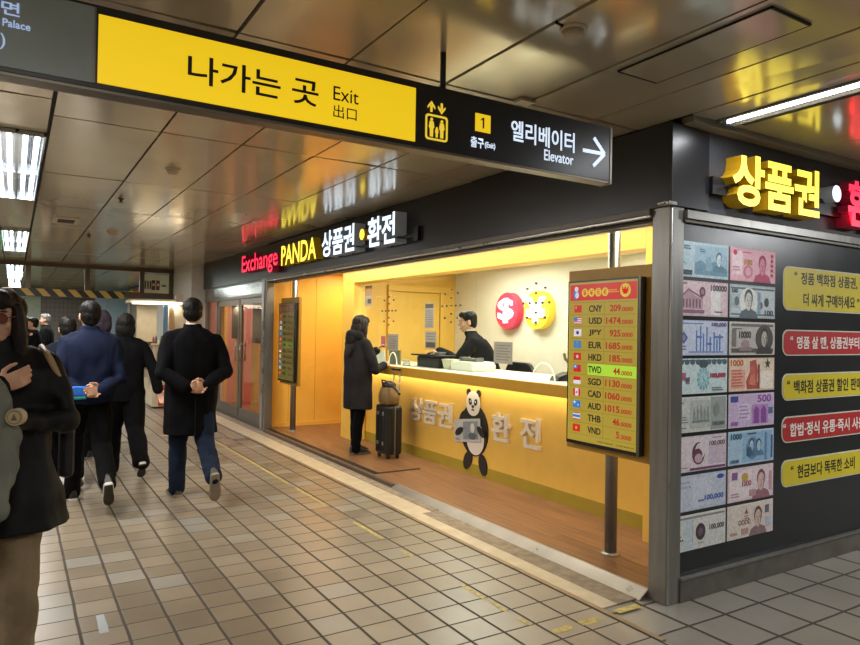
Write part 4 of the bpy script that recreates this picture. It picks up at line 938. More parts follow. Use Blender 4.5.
for y0, y1, lab in ((6.2, 8.9, 'long worn yellow tape line on the tiles beside the man in the long coat'), (5.3, 6.05, 'yellow tape stretch on the tiles, second from the long worn line'), (4.28, 4.75, 'yellow tape stretch on the tiles level with the panda'), (3.85, 4.0, 'short yellow tape scrap between the longer stretches'), (3.03, 3.28, 'bright yellow tape piece on the tiles in front of the steel ramp'), (2.85, 3.0, 'yellow tape piece just right of the bright one by the ramp'), (2.66, 2.76, 'small yellow tape scrap at the turn of the tape line')):
    tape(2.254, 2.281, y0, y1, lab)
for x0, x1, lab in ((2.31, 2.44, 'yellow tape piece on the tiles left of the corner post, first after the turn'), (2.5, 2.63, 'yellow tape piece beside the brass strip'), (2.76, 2.93, 'yellow tape piece nearest the foot of the corner post')):
    tape(x0, x1, 2.52, 2.565, lab, h=.0105 if x0 > 2.7 else .0015)
tape(.384, .424, 3.61, 3.85, 'short grey tape strip stuck on the tiles at the lower left', GTP)

# ================================================================== KIOSK AND SIGNS IN THE DISTANCE
KW = mat('kiosk_cream', '#cbbfa2', .5, var=.06); KR = mat('kiosk_red', '#b8402c', .5); KB = mat('kiosk_blue', '#5f86a8', .5)
t = thing('snack_kiosk', 'cream snack kiosk with a lit canopy at the end of the corridor beside the column', 'kiosk', (2.2, 13.5, 0))
b = B(); b.box(2.15, 2.45, 13.0, 13.9, .03, 1.14, KW); b.box(2.14, 2.20, 12.99, 13.0, .1, 1.1, KW); b.box(2.25, 2.44, 12.985, 13.0, .05, .42, KR); b.build('counter_body', parent=t)
b = B(); b.box(2.12, 2.46, 12.96, 13.92, 1.14, 1.17, KW); b.build('counter_top', parent=t, bevel=.004)
b = B(); b.box(2.42, 2.8, 13.15, 13.2, .03, 1.9, KW); b.build('side_board', parent=t)
b = B(); b.box(2.32, 2.4, 13.05, 13.07, 1.17, 1.86, KB); b.build('blue_banner', parent=t)
b = B(); b.prism(side(13.1), [(2.44, 1.17), (2.56, 1.17), (2.5, 1.85), (2.42, 1.85)], 0, .02, mat('kiosk_board', '#b79a72', .5)); b.build('leaning_board', parent=t)
b = B(); b.box(1.95, 2.3, 13.6, 13.64, 1.17, 1.86, mat('kiosk_shelf_back', '#b8a98a', .5)); b.build('back_board', parent=t)
b = B(); b.box(1.74, 2.66, 12.98, 13.5, 1.9, 1.95, KW); b.build('canopy', parent=t)
b = B(); b.cyl((1.78, 12.96, 1.895), (2.62, 12.96, 1.905), .022, mat('kiosk_tube', '#fff4dc', .4, emit=4, var=0)); b.build('light_tube', parent=t)
for x in (1.78, 2.62): b = B(); b.cyl((x, 13.4, .0), (x, 13.4, 1.9), .018, STEEL2); b.build('post', parent=t)
b = B(); b.box(2.5, 2.62, 12.9, 12.96, 1.93, 2.06, KW); tag(b.build('junction_box', bevel=.006), 'small cream box above the kiosk light against the column', 'box')
rk = random.Random(5)
for k in range(7):
    x = 2.16+.045*k; h = rk.uniform(.06, .16); c = rk.choice(['#b9b3a0', '#6d5a42', '#a6402e', '#d8c9a0', '#4a5a66'])
    b = B(); b.lathe((x, 13.06, 1.17), [(.018, 0), (.02, h*.7), (.012, h*.85), (.012, h)], mat('goods_'+c[1:], c, .4), 10); tag(b.build('goods_bottle'), 'small bottle in the row of goods on the kiosk counter', 'bottle', 'goods on the kiosk counter')
for k in range(3):
    b = B(); b.box(1.98, 2.2, 13.05, 13.35, 1.0-.22*k, 1.0-.22*k+.14, mat('tray_%d' % k, ['#8b8576', '#55504a', '#a39a86'][k], .4)); b.box(1.99, 2.19, 13.06, 13.34, 1.0-.22*k+.14, 1.0-.22*k+.2, mat('stock_%d' % k, ['#5c4a3a', '#b3a78c', '#7c5a44'][k], .6))
    tag(b.build('goods_tray', bevel=.004), 'stacked tray of goods at the left side of the kiosk, ' + ['topmost', 'middle', 'lowest'][k], 'tray', 'goods trays by the kiosk')
t = thing('hanging_board', 'cream board with dark red lettering behind the last barrier pane by the column', 'sign', (2.54, 15.35, 2.12))
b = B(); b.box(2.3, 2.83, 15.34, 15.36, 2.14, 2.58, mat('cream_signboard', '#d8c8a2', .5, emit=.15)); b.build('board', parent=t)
b = B(); FB = side(15.34); m1 = mat('dark_red_lettering', '#9a2f28', .5); m2 = mat('brown_lettering', '#6a4a36', .5)
for k in range(3): b.frect(FB, 2.34+.05*k, 2.37+.05*k, 2.27, 2.44, 0, .003, m2 if k < 2 else m1)
for k in range(2): b.frect(FB, 2.48+.09*k, 2.55+.09*k, 2.25, 2.46, 0, .003, m1); b.frect(FB, 2.495+.09*k, 2.535+.09*k, 2.34, 2.39, .003, .004, mat('cream_signboard', '#d8c8a2'))
b.frect(FB, 2.68, 2.77, 2.33, 2.37, 0, .003, m2); b.build('lettering', parent=t)
for x in (2.35, 2.78):
    b = B(); b.cyl((x, 15.35, 2.58), (x, 15.35, 2.69), .006, STEEL); b.build('hanging_rod', parent=t)
b = B(); b.box(-.75, .2, 17.5, 17.56, 1.86, 2.06, SIGNK); b.text(side(17.5), '→', -.15, -.02, 1.93, 2.0, .001, .002, mat('lit_green_arrow', '#7fe0a0', .5, emit=1.2, var=0)); b.frect(side(17.5), -.3, -.2, 1.93, 2.0, .001, .003, mat('lit_green_arrow', '#7fe0a0'))
b.cyl((-.6, 17.53, 2.06), (-.6, 17.53, 2.69), .012, SIGNK); b.cyl((.1, 17.53, 2.06), (.1, 17.53, 2.69), .012, SIGNK); tag(b.build('direction_sign'), 'small dark hanging sign with a green mark far down the corridor at the left edge', 'sign')
# ================================================================== PEOPLE
SKIN = mat('skin', '#c89a80', .5, var=.05, vscale=20); LIP = mat('lips', '#a0605a', .5); EYED = mat('eye_dark', '#241a16', .3); EYEW = mat('eye_white', '#d8d2ca', .3)
HAIRB = mat('black_hair', '#0c0a09', .6, spec=.25, var=.35, vscale=30, stretch=(6, 6, .6)); HAIRN = mat('dark_brown_hair', '#1c120e', .55, spec=.3, var=.4, vscale=30, stretch=(6, 6, .6)); HAIRG = mat('grey_hair', '#6d6a66', .5, var=.3, vscale=30)
def cloth(name, col, var=.18, rough=.9, bump=.25): return mat(name, col, rough, var=var, vscale=5, bump=bump, bscale=160, spec=.12)
def limb(b, pts, rs, m=None, n=14):
    pts = [V(p) for p in pts]
    b.tube(pts, rs, m, n)
    for p, r in zip(pts, rs): b.ball(p, r, m, 14, 8)
def vox(b, name, m, parent, size, smooth=4, fold=0., fscale=(5, 5, 1.6), paint=None):
    """merge the overlapping solids into one continuous skin"""
    me = bpy.data.meshes.new('raw'); bmesh.ops.recalc_face_normals(b.bm, faces=b.bm.faces[:]); b.bm.to_mesh(me); b.bm.free()
    o = bpy.data.objects.new('raw', me); COL.objects.link(o)
    md = o.modifiers.new('r', 'REMESH'); md.mode = 'VOXEL'; md.voxel_size = size
    ms = o.modifiers.new('s', 'SMOOTH'); ms.iterations = smooth; ms.factor = .5
    dg = bpy.context.evaluated_depsgraph_get(); dg.update()
    m2 = bpy.data.meshes.new_from_object(o.evaluated_get(dg), depsgraph=dg)
    bpy.data.objects.remove(o); bpy.data.meshes.remove(me)
    m2.name = name; m2.materials.clear()
    for q in (m if isinstance(m, list) else [m]): m2.materials.append(q)
    if fold:
        ns = [v.normal.copy() for v in m2.vertices]; sd = rp_.uniform(0, 50)
        for v, n in zip(m2.vertices, ns):
            c = v.co; q = V((c.x*fscale[0]+sd, c.y*fscale[1], c.z*fscale[2]))
            w = noise.noise(q)+.5*noise.noise(q*2.3+V((3, 7, 1)))
            v.co = c+n*(fold*(w-.35*abs(w)))
    for p in m2.polygons: p.use_smooth = True
    if paint:
        for p in m2.polygons:
            k = paint(p.center)
            if k: p.material_index = k
    o = bpy.data.objects.new(name, m2); COL.objects.link(o)
    if parent is not None: o.parent = parent
    WM[o.name] = Matrix()
    return o
rp_ = random.Random(11)
def ellring(cx, cy, z, rx, ry, n=22, e=2.4, rot=0.):
    out = []
    for k in range(n):
        a = 2*pi*k/n; c, s = cos(a), sin(a)
        x = rx*math.copysign(abs(c)**(2/e), c); y = ry*math.copysign(abs(s)**(2/e), s)
        out.append(V((cx+x*cos(rot)-y*sin(rot), cy+x*sin(rot)+y*cos(rot), z)))
    return out
def hand(b, w, d, nrm, curl=.45, thumb=1, s=1.):
    """palm, four unequal bent fingers and a thumb that leaves the side of the palm; w wrist, d pointing, nrm palm side"""
    w, d, nrm = V(w), V(d).normalized(), V(nrm); nrm = (nrm-d*nrm.dot(d)).normalized(); sd = d.cross(nrm)*thumb
    rs = []
    for t, hw, ht in ((-.01, .026, .021), (.015, .031, .019), (.05, .041, .016), (.08, .042, .013), (.092, .038, .010)):
        c = w+d*t*s; rs.append([c+sd*(hw*s*cos(a))+nrm*(ht*s*sin(a)) for a in [2*pi*k/12 for k in range(12)]])
    b.rings(rs)
    for i, (o, L) in enumerate(((.031, .92), (.0105, 1.), (-.0105, .95), (-.031, .76))):
        p = w+d*(.082*s)+sd*(o*s); pts = [w+d*(.05*s)+sd*(o*s*.9), p]; dd = d.copy(); a = curl*(.75+.12*i)
        for l, k in ((.043, .7), (.027, 1.25), (.022, .9)):
            dd = (dd*cos(a*k)+nrm*sin(a*k)).normalized()
            n2 = (nrm*cos(a*k)-d*sin(a*k)); p = p+dd*(l*L*s); pts.append(p.copy())
            d_, nrm_ = dd, n2
        r = [.009*s, .0094*s, .0088*s, .0080*s, .0070*s]
        limb(b, pts, r, n=10)
    p = w+d*(.022*s)+sd*(.026*s); t1 = p+(d*.55+sd*.75+nrm*.25).normalized()*.04*s; t2 = t1+(d*.85+sd*.25+nrm*.35).normalized()*.031*s; t3 = t2+(d*.9-sd*.05+nrm*.3).normalized()*.024*s
    limb(b, [p, t1, t2, t3], [.0135*s, .0115*s, .0098*s, .008*s], n=10)
def head_shapes(b, c, M):
    f = lambda x, y, z: V(c)+M @ V((x, y, z))
    b.ball(f(0, -.012, .035), (.074, .094, .086), M=M, n=18, k=12); b.ball(f(0, .022, -.028), (.063, .074, .086), M=M, n=18, k=12); b.ball(f(0, .04, -.085), (.043, .047, .032), M=M)
    limb(b, [f(0, .088, .012), f(0, .104, -.022)], [.009, .0135]); b.ball(f(0, .088, .026), (.05, .013, .012), M=M)
    for k in (-1, 1):
        b.ball(f(k*.075, -.008, -.012), (.011, .022, .033), M=M); b.ball(f(k*.042, .066, -.03), (.02, .02, .022), M=M)
    b.ball(f(0, .091, -.062), (.022, .012, .006), M=M); b.ball(f(0, .089, -.073), (.019, .012, .006), M=M)
def head_paint(c, M):
    Mi = M.inverted(); c = V(c)
    def p(q):
        l = Mi @ (q-c)
        if l.y > .06:
            for k in (-1, 1):
                dx, dz = (l.x-k*.031)/.0145, (l.z-.002)/.007
                if dx*dx+dz*dz < 1: return 2 if abs(l.x-k*.031) < .007 else 3
                if abs(l.x-k*.033) < .02 and abs(l.z-.026-.004*(1-abs(l.x-k*.033)/.02)) < .0035: return 2
            if l.y > .085 and abs(l.x) < .023 and abs(l.z+.0675) < .0095: return 1
        return 0
    return p
def person(loc, rz, label, H=1.70, legs=((20, 10, 0), (-15, 30, -35)), arms=None, lean=0., head=(0, 0), hair='short', hairm=None, top=None, low=None, shoes=None, vs=.006, group=None,
           shoulder=.185, girth=1., legw=1., stance=.085, feet=True, cat='person', extras=None, hood=None, zoff=0., skirt=0.):
    """local frame: +y ahead, +x to the person's right. legs = (thigh forward, knee bend, foot pitch) left, right; arms = two dicts left, right"""
    s = H/1.72
    hip0 = .90*s; out = []; TL, SL = .425*s, .425*s
    for k, (th, kb, fp) in zip((-1, 1), legs):
        h = V((k*stance*s, 0, hip0)); a = R(th); kn = h+V((k*.008*s, sin(a)*TL, -cos(a)*TL)); a2 = a-R(kb); an = kn+V((0, sin(a2)*SL, -cos(a2)*SL))
        Mf = Matrix.Rotation(R(fp), 3, 'X') @ Matrix.Rotation(-k*R(7), 3, 'Z')
        lowz = min((an+Mf @ V((0, y, -.078*s))).z for y in (-.06*s, .12*s, .19*s)); out.append((h, kn, an, Mf, lowz))
    dz = -min(q[4] for q in out)
    up = V((0, 0, dz)); L = [(h+up, kn+up, an+up, Mf) for h, kn, an, Mf, _ in out]
    pel = V((0, 0, .93*s+dz)); la = R(lean)
    chest = pel+V((0, sin(la)*.36*s, cos(la)*.36*s)); neck = pel+V((0, sin(la*1.15)*.54*s, cos(la*1.15)*.54*s))
    hy, hp = R(head[0]), R(head[1]); HM = Matrix.Rotation(hy, 3, 'Z') @ Matrix.Rotation(hp, 3, 'X') @ Matrix.Diagonal((s*1.02, s*1.02, s*1.04))
    hc = neck+V((0, .03*s+.05*sin(la), .137*s)); sh = {k: neck+V((k*shoulder*s, -.01, -.105*s)) for k in (-1, 1)}
    def sp(z):
        if z <= pel.z: return pel.x, pel.y
        if z <= chest.z: t = (z-pel.z)/(chest.z-pel.z); q = pel.lerp(chest, t)
        else: t = min(1.3, (z-chest.z)/(neck.z-chest.z)); q = chest.lerp(neck, t)
        return q.x, q.y
    def ring(z, rx, ry, dy=0, e=2.4): x, y = sp(z); return ellring(x, y+dy, z, rx, ry, e=e)
    # ---- body
    b = B()
    b.rings([ring(pel.z-.07*s, .15*s, .105*s), ring(pel.z+.02*s, .155*s, .11*s), ring(pel.z+.16*s, .13*s, .095*s), ring(chest.z-.05*s, .15*s, .105*s), ring(chest.z+.07*s, .155*s, .105*s), ring(neck.z-.05*s, .12*s, .08*s), ring(neck.z-.005*s, .06*s, .055*s)])
    limb(b, [neck-V((0, 0, .03*s)), neck+V((0, .012*s, .05*s)), hc-V((0, .0, .05*s))], [.058*s, .052*s, .05*s]); head_shapes(b, hc, HM)
    for h, kn, an, Mf in L: limb(b, [h, kn, an], [.082*s, .052*s, .036*s]); b.ball(an+Mf @ V((0, .06*s, -.04*s)), (.035*s, .1*s, .028*s), M=Mf)
    for k, A in zip((-1, 1), arms):
        S_, E_, W_ = sh[k], V(A['e']), V(A['w']); limb(b, [S_, E_, W_], [.048*s, .036*s, .026*s])
        b.ball(S_, .055*s)
        if A.get('hand', 1): hand(b, W_, A.get('d', W_-E_), A.get('n', (0, 1, 0)), A.get('curl', .45), A.get('th', 1), s*1.02)
    o = vox(b, 'person', [SKIN, LIP, EYED, EYEW], None, vs, 2, paint=head_paint(hc, HM))
    o.location = (loc[0], loc[1], (loc[2] if len(loc) > 2 else 0)+zoff); o.rotation_euler = (0, 0, rz); tag(o, label, cat, group)
    WM[o.name] = Matrix.Translation(o.location) @ Matrix.Rotation(rz, 4, 'Z')
    # ---- hair
    f = lambda x, y, z: hc+HM @ V((x, y, z))
    b = B(); hm = hairm or HAIRB
    if hair:
        b.ball(f(0, -.022, .047), (.083, .096, .088), M=HM, n=20, k=14); b.ball(f(0, -.04, .005), (.08, .075, .085), M=HM, n=20, k=12)
        b.ball(f(0, .035, .088), (.062, .058, .04), M=HM)
        if hair == 'short': b.ball(f(0, -.06, -.04), (.062, .042, .045), M=HM)
        if hair == 'thin': b.ball(f(0, -.06, -.035), (.062, .04, .04), M=HM)
        if hair in ('bob', 'long'):
            for k in (-1, 1): b.ball(f(k*.066, -.005, -.03), (.032, .062, .10), M=HM)
            b.ball(f(0, -.055, -.04), (.096, .066, .10), M=HM); b.ball(f(0, -.04, .03), (.096, .085, .09), M=HM); b.ball(f(0, .05, .075), (.072, .05, .05), M=HM)
        if hair == 'long':
            rs = []
            for t, rx, ry, yy in ((.0, .085, .065, -.05), (-.1, .092, .065, -.058), (-.2, .095, .055, -.07), (-.3, .085, .045, -.085), (-.4, .05, .03, -.09)): rs.append([f(rx*cos(a), yy+ry*sin(a), t) for a in [2*pi*k/18 for k in range(18)]])
            b.rings(rs)
            for k in (-1, 1): limb(b, [f(k*.07, .02, .04), f(k*.085, .025, -.08), f(k*.085, .03, -.2), f(k*.07, .03, -.3)], [.028, .032, .028, .012])
        vox(b, 'hair', hm, o, max(vs*.9, .005), 3, fold=.006, fscale=(38, 38, 9))
    # ---- trousers
    if low:
        b = B()
        b.rings([ring(pel.z-.10*s, .165*s*girth, .125*s*girth), ring(pel.z, .175*s*girth, .13*s*girth), ring(pel.z+.12*s, .155*s*girth, .115*s*girth)])
        for h, kn, an, Mf in L:
            d = (an-kn).normalized(); limb(b, [h+V((0, 0, -.02)), kn, an-d*.02, an+d*.012+V((0, .0, 0))], [.098*s*legw, .074*s*legw, .064*s*legw, .066*s*legw])
        vox(b, 'trousers', low, o, vs*1.25, 4, fold=.010, fscale=(7, 7, 7))
    # ---- shoes
    if feet:
        for h, kn, an, Mf in L:
            sc = s; rs = []; so = []
            for y, w_, t_ in ((-.072, .022, .02), (-.06, .032, .045), (-.02, .036, .07), (.04, .038, .03), (.10, .045, -.005), (.15, .044, -.028), (.185, .034, -.042), (.203, .016, -.055)):
                rs.append([an+Mf @ V((w_*cos(a)*sc, y*sc, (-.062+(t_+.062)*max(0, sin(a))-.004*max(0, -sin(a)))*sc)) for a in [2*pi*k/14 for k in range(14)]])
                so.append([an+Mf @ V(((w_+.004)*math.copysign(abs(cos(a))**.5, cos(a))*sc, (y*1.03)*sc, (-.066+.013*math.copysign(abs(sin(a))**.5, sin(a)))*sc)) for a in [2*pi*k/14 for k in range(14)]])
            b = B(); b.rings(rs); sh_ = b.build('shoe', shoes[0], o, world=False)
            b = B(); b.rings(so); b.build('sole', shoes[1], sh_, world=False)
            if len(shoes) > 2:
                b = B(); b.rings([[an+Mf @ V((w_*.96*math.copysign(abs(cos(a))**.5, cos(a))*sc, y*sc, (-.081+.004*sin(a))*sc)) for a in [2*pi*k/14 for k in range(14)]] for y, w_ in ((-.07, .022), (-.06, .032), (-.02, .034), (.04, .036), (.10, .043), (.15, .042), (.185, .032), (.2, .014))]); b.build('tread', shoes[2], sh_, world=False)
    # ---- upper garment
    if top:
        m, hem, wid, kind = top['m'], top['hem']*s+dz, top.get('w', 1.), top.get('kind', 'jacket')
        sr = top.get('sleeve', 1.); b = B(); g = girth*wid; fl_ = top.get('flare', 1.)
        hz = [hem, (hem*2+pel.z)/3, pel.z if hem < pel.z-.06 else pel.z+.02]
        rs = []
        if hem < pel.z-.1:
            for z, q in ((hem, 1.), (hem+(pel.z-hem)*.5, .6)): rs.append(ring(z, .19*s*g*(1+(fl_-1)*q), .14*s*g*(1+(fl_-1)*q), dy=top.get('dy', 0)*q, e=2.3))
        elif hem < pel.z: rs.append(ring(hem, .185*s*g, .135*s*g))
        for dzz, rx, ry in ((.0, .19, .138), (.10, .185, .136), (.20, .188, .137), (.28, .194, .135), (.34, .197, .130), (.39, .196, .123), (.43, .19, .115)):
            z = pel.z+dzz*s
            if z > hem+.02: rs.append(ring(z, rx*s*g, ry*s*g))
        x, y = sp(neck.z); rs.append(ring(neck.z-.075*s, .17*s*g, .102*s*g)); rs.append(ring(neck.z-.03*s, .115*s*g, .083*s*g)); rs.append(ring(neck.z+.012*s, .072*s*min(g, 1.1), .068*s))
        b.rings(rs)
        for k, A in zip((-1, 1), arms):
            S_, E_, W_ = sh[k], V(A['e']), V(A['w']); dW = (W_-E_).normalized()
            limb(b, [neck+V((k*.045*s, -.01, -.028*s)), neck+V((k*.115*s, -.01, -.062*s)), S_+V((k*-.012, 0, .0)), S_.lerp(E_, .5), E_, E_.lerp(W_, .5), W_-dW*.005], [.05*s, .062*s, .068*s*sr, .064*s*sr, .058*s*sr, .052*s*sr, .047*s*sr])
        if top.get('collar'):
            ch = top['collar']*s; b.rings([ellring(x, y+.012*s, neck.z-.02*s, .083*s, .082*s), ellring(x, y+.014*s, neck.z+ch*.6, .077*s, .078*s), ellring(x, y+.014*s, neck.z+ch, .073*s, .074*s)])
        gm = vox(b, kind, m, o, vs*1.25, 12, fold=top.get('fold', .012), fscale=top.get('fs', (6, 6, 3.2)))
        if top.get('shirt'):
            b = B(); b.rings([ellring(x, y+.014*s, neck.z+.0*s, .066*s, .066*s), ellring(x, y+.014*s, neck.z+.045*s, .062*s, .062*s), ellring(x, y+.016*s, neck.z+.047*s, .055*s, .055*s)]); vox(b, 'shirt_collar', top['shirt'], o, .006, 2)
        if hood:
            b = B(); nx = neck
            for k in range(9):
                a = pi*(.02+.96*k/8); b.ball(nx+V((cos(a)*.105*s, -.03-sin(a)*.085*s, .0+.02*sin(a))), (.05*s, .05*s, .06*s))
            b.ball(nx+V((0, -.125*s, -.03*s)), (.1*s, .05*s, .085*s)); vox(b, 'hood', hood, o, vs*1.25, 4, fold=.008)
        if kind == 'coat' and top.get('vent'):
            b = B(); x0_, y0_ = sp(hem); yv = y0_-.139*s*g*fl_; b.box(-.003, .003, yv-.012, yv+.01, hem-.002, hem+.32*s); b.build('back_vent', mat('seam_black', '#050505', .9), o, world=False)
    if extras: extras(o, dict(hc=hc, HM=HM, f=f, s=s, sh=sh, neck=neck, pel=pel, L=L))
    return o
DK = cloth('black_wool', '#0a0a0d', .25); NAVY = cloth('navy_fleece', '#171e34', .25); BKT = cloth('black_trouser_cloth', '#08080a', .2); JEAN = cloth('dark_blue_denim', '#1a2233', .35, bump=.4)
PUF = mat('black_down_coat', '#07090e', .6, spec=.25, var=.2, bump=.15, bscale=40); KHA = cloth('khaki_corduroy', '#82725a', .25, bump=.4); OLI = cloth('olive_grey_jacket', '#70736a', .2); GRY = cloth('charcoal_parka', '#29282b', .35); MAU = cloth('mauve_grey_hood', '#3a3440', .2)
SHK = (mat('black_shoe', '#1b1a1a', .45), mat('grey_rubber_sole', '#6d665c', .7)); SHW = (mat('black_trainer', '#22211f', .5), mat('white_rubber_sole', '#c9c6bc', .6), mat('brown_tread', '#3a342c', .7)); SHB = (mat('dark_trainer', '#26231f', .5), mat('tan_rubber_sole', '#7a6c58', .7)); SHC = (mat('grey_shoe', '#4a4238', .5), mat('cream_rubber_sole', '#8a8070', .7))
def hang(k, s=1., fwd=0., out=.0): return dict(e=(k*(.235+out)*s, -.03+fwd*.5, 1.13*s), w=(k*(.25+out)*s, .03+fwd, .88*s), d=(k*.05, .12+fwd*.5, -1), n=(-k, 0.1, 0), th=k if 0 else -k*-1, curl=.35)

# man in navy fleece, walking away, hands held behind him
def navy_extra(o, q):
    b = B(); q['f']
    b.box(-.15, -.035, -.255, -.205, .915, .995, mat('blue_packet', '#2a6fd0', .4, var=.25, vscale=15)); b.box(-.14, -.04, -.256, -.21, .89, .918, mat('teal_packet', '#2a8f9a', .4))
    b.bm.transform(WM[o.name]); t = b.build('packet', bevel=.012); tag(t, 'bright blue folded packet held behind the back of the man in navy', 'packet')
def arms_behind(s, z=1.0, gap=.035, y=-.185, zl=1.13, spread=.30, ey=-.10):
    return (dict(e=(-spread*s, ey*s, zl*s), w=(-(gap+.06)*s, y*s, z*s), d=(1, -.12, -.10), n=(0, -1, .15), th=-1, curl=.55), dict(e=(spread*s, ey*s, zl*s), w=((gap+.055)*s, (y-.028)*s, (z+.02)*s), d=(-1, -.12, -.14), n=(0, -1, .1), th=1, curl=.6))
person((.545, 6.33), R(2), 'person in a navy fleece jacket walking away, hands behind holding a blue packet', H=1.665, legs=((14, 4, 0), (-22, 32, -48)),
       arms=arms_behind(1., .945, .02, -.195, 1.04, .235), head=(3, 0), hair='short', top=dict(m=NAVY, hem=.86, w=1.2, kind='jacket', collar=.05, sleeve=1.16, fold=.02), low=BKT, shoes=SHW, vs=.0055, legw=1.08, extras=navy_extra)
# man in a long black coat
person((1.335, 6.12), R(-1), 'person in a long black coat and dark jeans walking away with clasped hands', H=1.70, legs=((10, 6, 0), (-16, 40, -62)),
       arms=arms_behind(1.02, .955, .02, -.215, 1.08, .255), head=(-12, 2), hair='thin', top=dict(m=DK, hem=.545, w=1.2, kind='coat', collar=.045, sleeve=1.2, fold=.016, flare=1.0, shirt=mat('white_shirt', '#cfccc6', .6), vent=True), low=JEAN, shoes=SHC, vs=.0055, shoulder=.195, legw=1.1)
# person with the bob
person((.955, 7.36), R(4), 'person with bobbed black hair in a black jacket and wide trousers walking away', H=1.58, legs=((12, 4, 0), (-16, 30, -40)),
       arms=(hang(-1, .93), dict(e=(.255, -.07, 1.06), w=(.30, -.10, .84), d=(.35, -.35, -1), n=(-.3, -1, 0), th=-1, curl=.3)), hair='bob', top=dict(m=DK, hem=.78, w=1.05, kind='jacket', collar=.05, sleeve=1.1), low=BKT, shoes=SHW, vs=.006, legw=1.32)
# half hidden behind the man in navy
person((.43, 7.15), R(0), 'person in a dark coat half hidden behind the left shoulder of the navy jacket', H=1.535, legs=((14, 6, 0), (-14, 26, -30)),
       arms=(hang(-1, .93), hang(1, .93)), hair='short', top=dict(m=cloth('dark_blue_coat', '#10151f', .2), hem=.62, w=1.15, kind='coat', collar=.04, sleeve=1.15), low=BKT, shoes=SHK, vs=.008)
person((.83, 8.2), R(0), 'person in a mauve-grey hood between the navy jacket and the bobbed hair', H=1.64, arms=(hang(-1, .95), hang(1, .95)), hair='bob', hairm=MAU, top=dict(m=MAU, hem=.75, w=1.1, kind='jacket', collar=.05), low=BKT, shoes=SHK, vs=.009)
# woman in the black coat, near the left edge, coming this way
def woman_extra(o, q):
    f = q['f']; b = B()
    FRB = mat('glasses_frame', '#3a1714', .3); 
    for k in (-1, 1):
        pts = [f(k*.035+.026*cos(a), .108-.25*abs(.026*cos(a))*0, .0+.021*sin(a)) for a in [2*pi*i/20 for i in range(21)]]; b.tube(pts, .0022, FRB, 6)
        b.tube([f(k*.061, .106, .004), f(k*.08, .06, .006), f(k*.081, .0, .0)], .0022, FRB, 6)
    b.tube([f(-.009, .109, .002), f(.009, .109, .002)], .0022, FRB, 6); b.build('spectacle_frame', parent=o, world=False)
    for k in (-1, 1):
        b = B(); b.rings([[f(k*.035+.025*cos(a), .107+dy, .02*sin(a)) for a in [2*pi*i/18 for i in range(18)]] for dy in (0, .0015)], mat('tinted_lens', '#7a4038', .1, spec=.6)); b.build('lens', parent=o, world=False)
    b = B(); TAN = mat('tan_bag_leather', '#9a7f5c', .55, var=.15)
    P = [V((-.13, -.10, 1.34)), V((-.155, -.03, 1.385)), V((-.195, .075, 1.33)), V((-.24, .03, 1.22)), V((-.27, -.04, 1.0))]
    b.tube(P, .014, TAN, 8); b.tube([V((-.13, -.10, 1.34)), V((-.2, -.14, 1.2)), V((-.27, -.12, 1.0))], .014, TAN, 8); b.bm.transform(WM[o.name])
    t = thing('shoulder_bag', 'black shoulder bag on a tan strap behind the arm of the long-haired woman', 'bag', WM[o.name] @ V((-.29, -.05, .72)))
    b.build('strap', parent=t)
    b = B(); b.box(-.30, -.23, -.26, -.06, .76, 1.0, mat('black_bag_cloth', '#0d0d0f', .7)); b.bm.transform(WM[o.name]); b.build('bag_body', parent=t, bevel=.03)
    b = B(); 
    for z in (.9, .75, .6): b.ball(V((.035, .21, z)), .012, mat('black_button', '#060606', .3))
    b.build('button', parent=o, world=False)
person((-.045, 3.58), R(176), 'person with long brown hair and glasses in a black coat, hand on chest', H=1.60, legs=((8, 4, 0), (-6, 8, -4)),
       arms=(dict(e=(-.255, .05, 1.06), w=(-.03, .245, 1.07), d=(1, .1, -.1), n=(0, -1, .2), th=-1, curl=.5), dict(e=(.21, .09, 1.10), w=(-.015, .235, 1.225), d=(-.85, .1, .4), n=(.1, -1, 0), th=1, curl=1.05)),
       head=(-14, -4), hair='long', hairm=HAIRN, top=dict(m=PUF, hem=.60, w=1.2, kind='coat', collar=.05, sleeve=1.25, flare=1.38, fold=.018), low=KHA, shoes=SHB, vs=.0055, legw=1.35, extras=woman_extra)
# olive jacket cut by the frame
def olive_extra(o, q):
    M_ = Matrix.Translation((-.292, .062, 1.15)) @ Matrix.Rotation(R(152), 4, 'Z') @ Matrix.Rotation(R(90), 4, 'X')
    CP = mat('cream_patch', '#b0a080', .6); CD = mat('patch_mark', '#6a5c44', .6)
    Fp = Fr(M_ @ V((0, 0, 0)), M_.to_3x3() @ V((1, 0, 0)), M_.to_3x3() @ V((0, 1, 0)))
    b = B(); b.prism(Fp, circ(0, 0, .031), -.03, .002, CP); b.prism(Fp, circ(0, 0, .025), .002, .003, CD); b.prism(Fp, circ(0, 0, .022), .003, .004, CP); b.prism(Fp, [(-.011, -.011), (.0, .013), (.011, -.011)], .004, .005, CD); b.build('sleeve_patch', parent=o, world=False)
person((-.285, 2.93), R(182), 'person in an olive-grey jacket with a round sleeve patch, cut by the left frame edge', H=1.63, legs=((10, 4, 0), (-10, 14, -10)),
       arms=(dict(e=(-.265, -.01, 1.05), w=(-.235, .08, .82), d=(.35, .1, -1), n=(1, 0, .1), th=-1, curl=.5), hang(1)), hair='short', top=dict(m=OLI, hem=.80, w=1.12, kind='jacket', collar=.06, sleeve=1.08, fold=.02, fs=(9, 9, 9)), low=KHA, shoes=SHK, vs=.0065, extras=olive_extra)
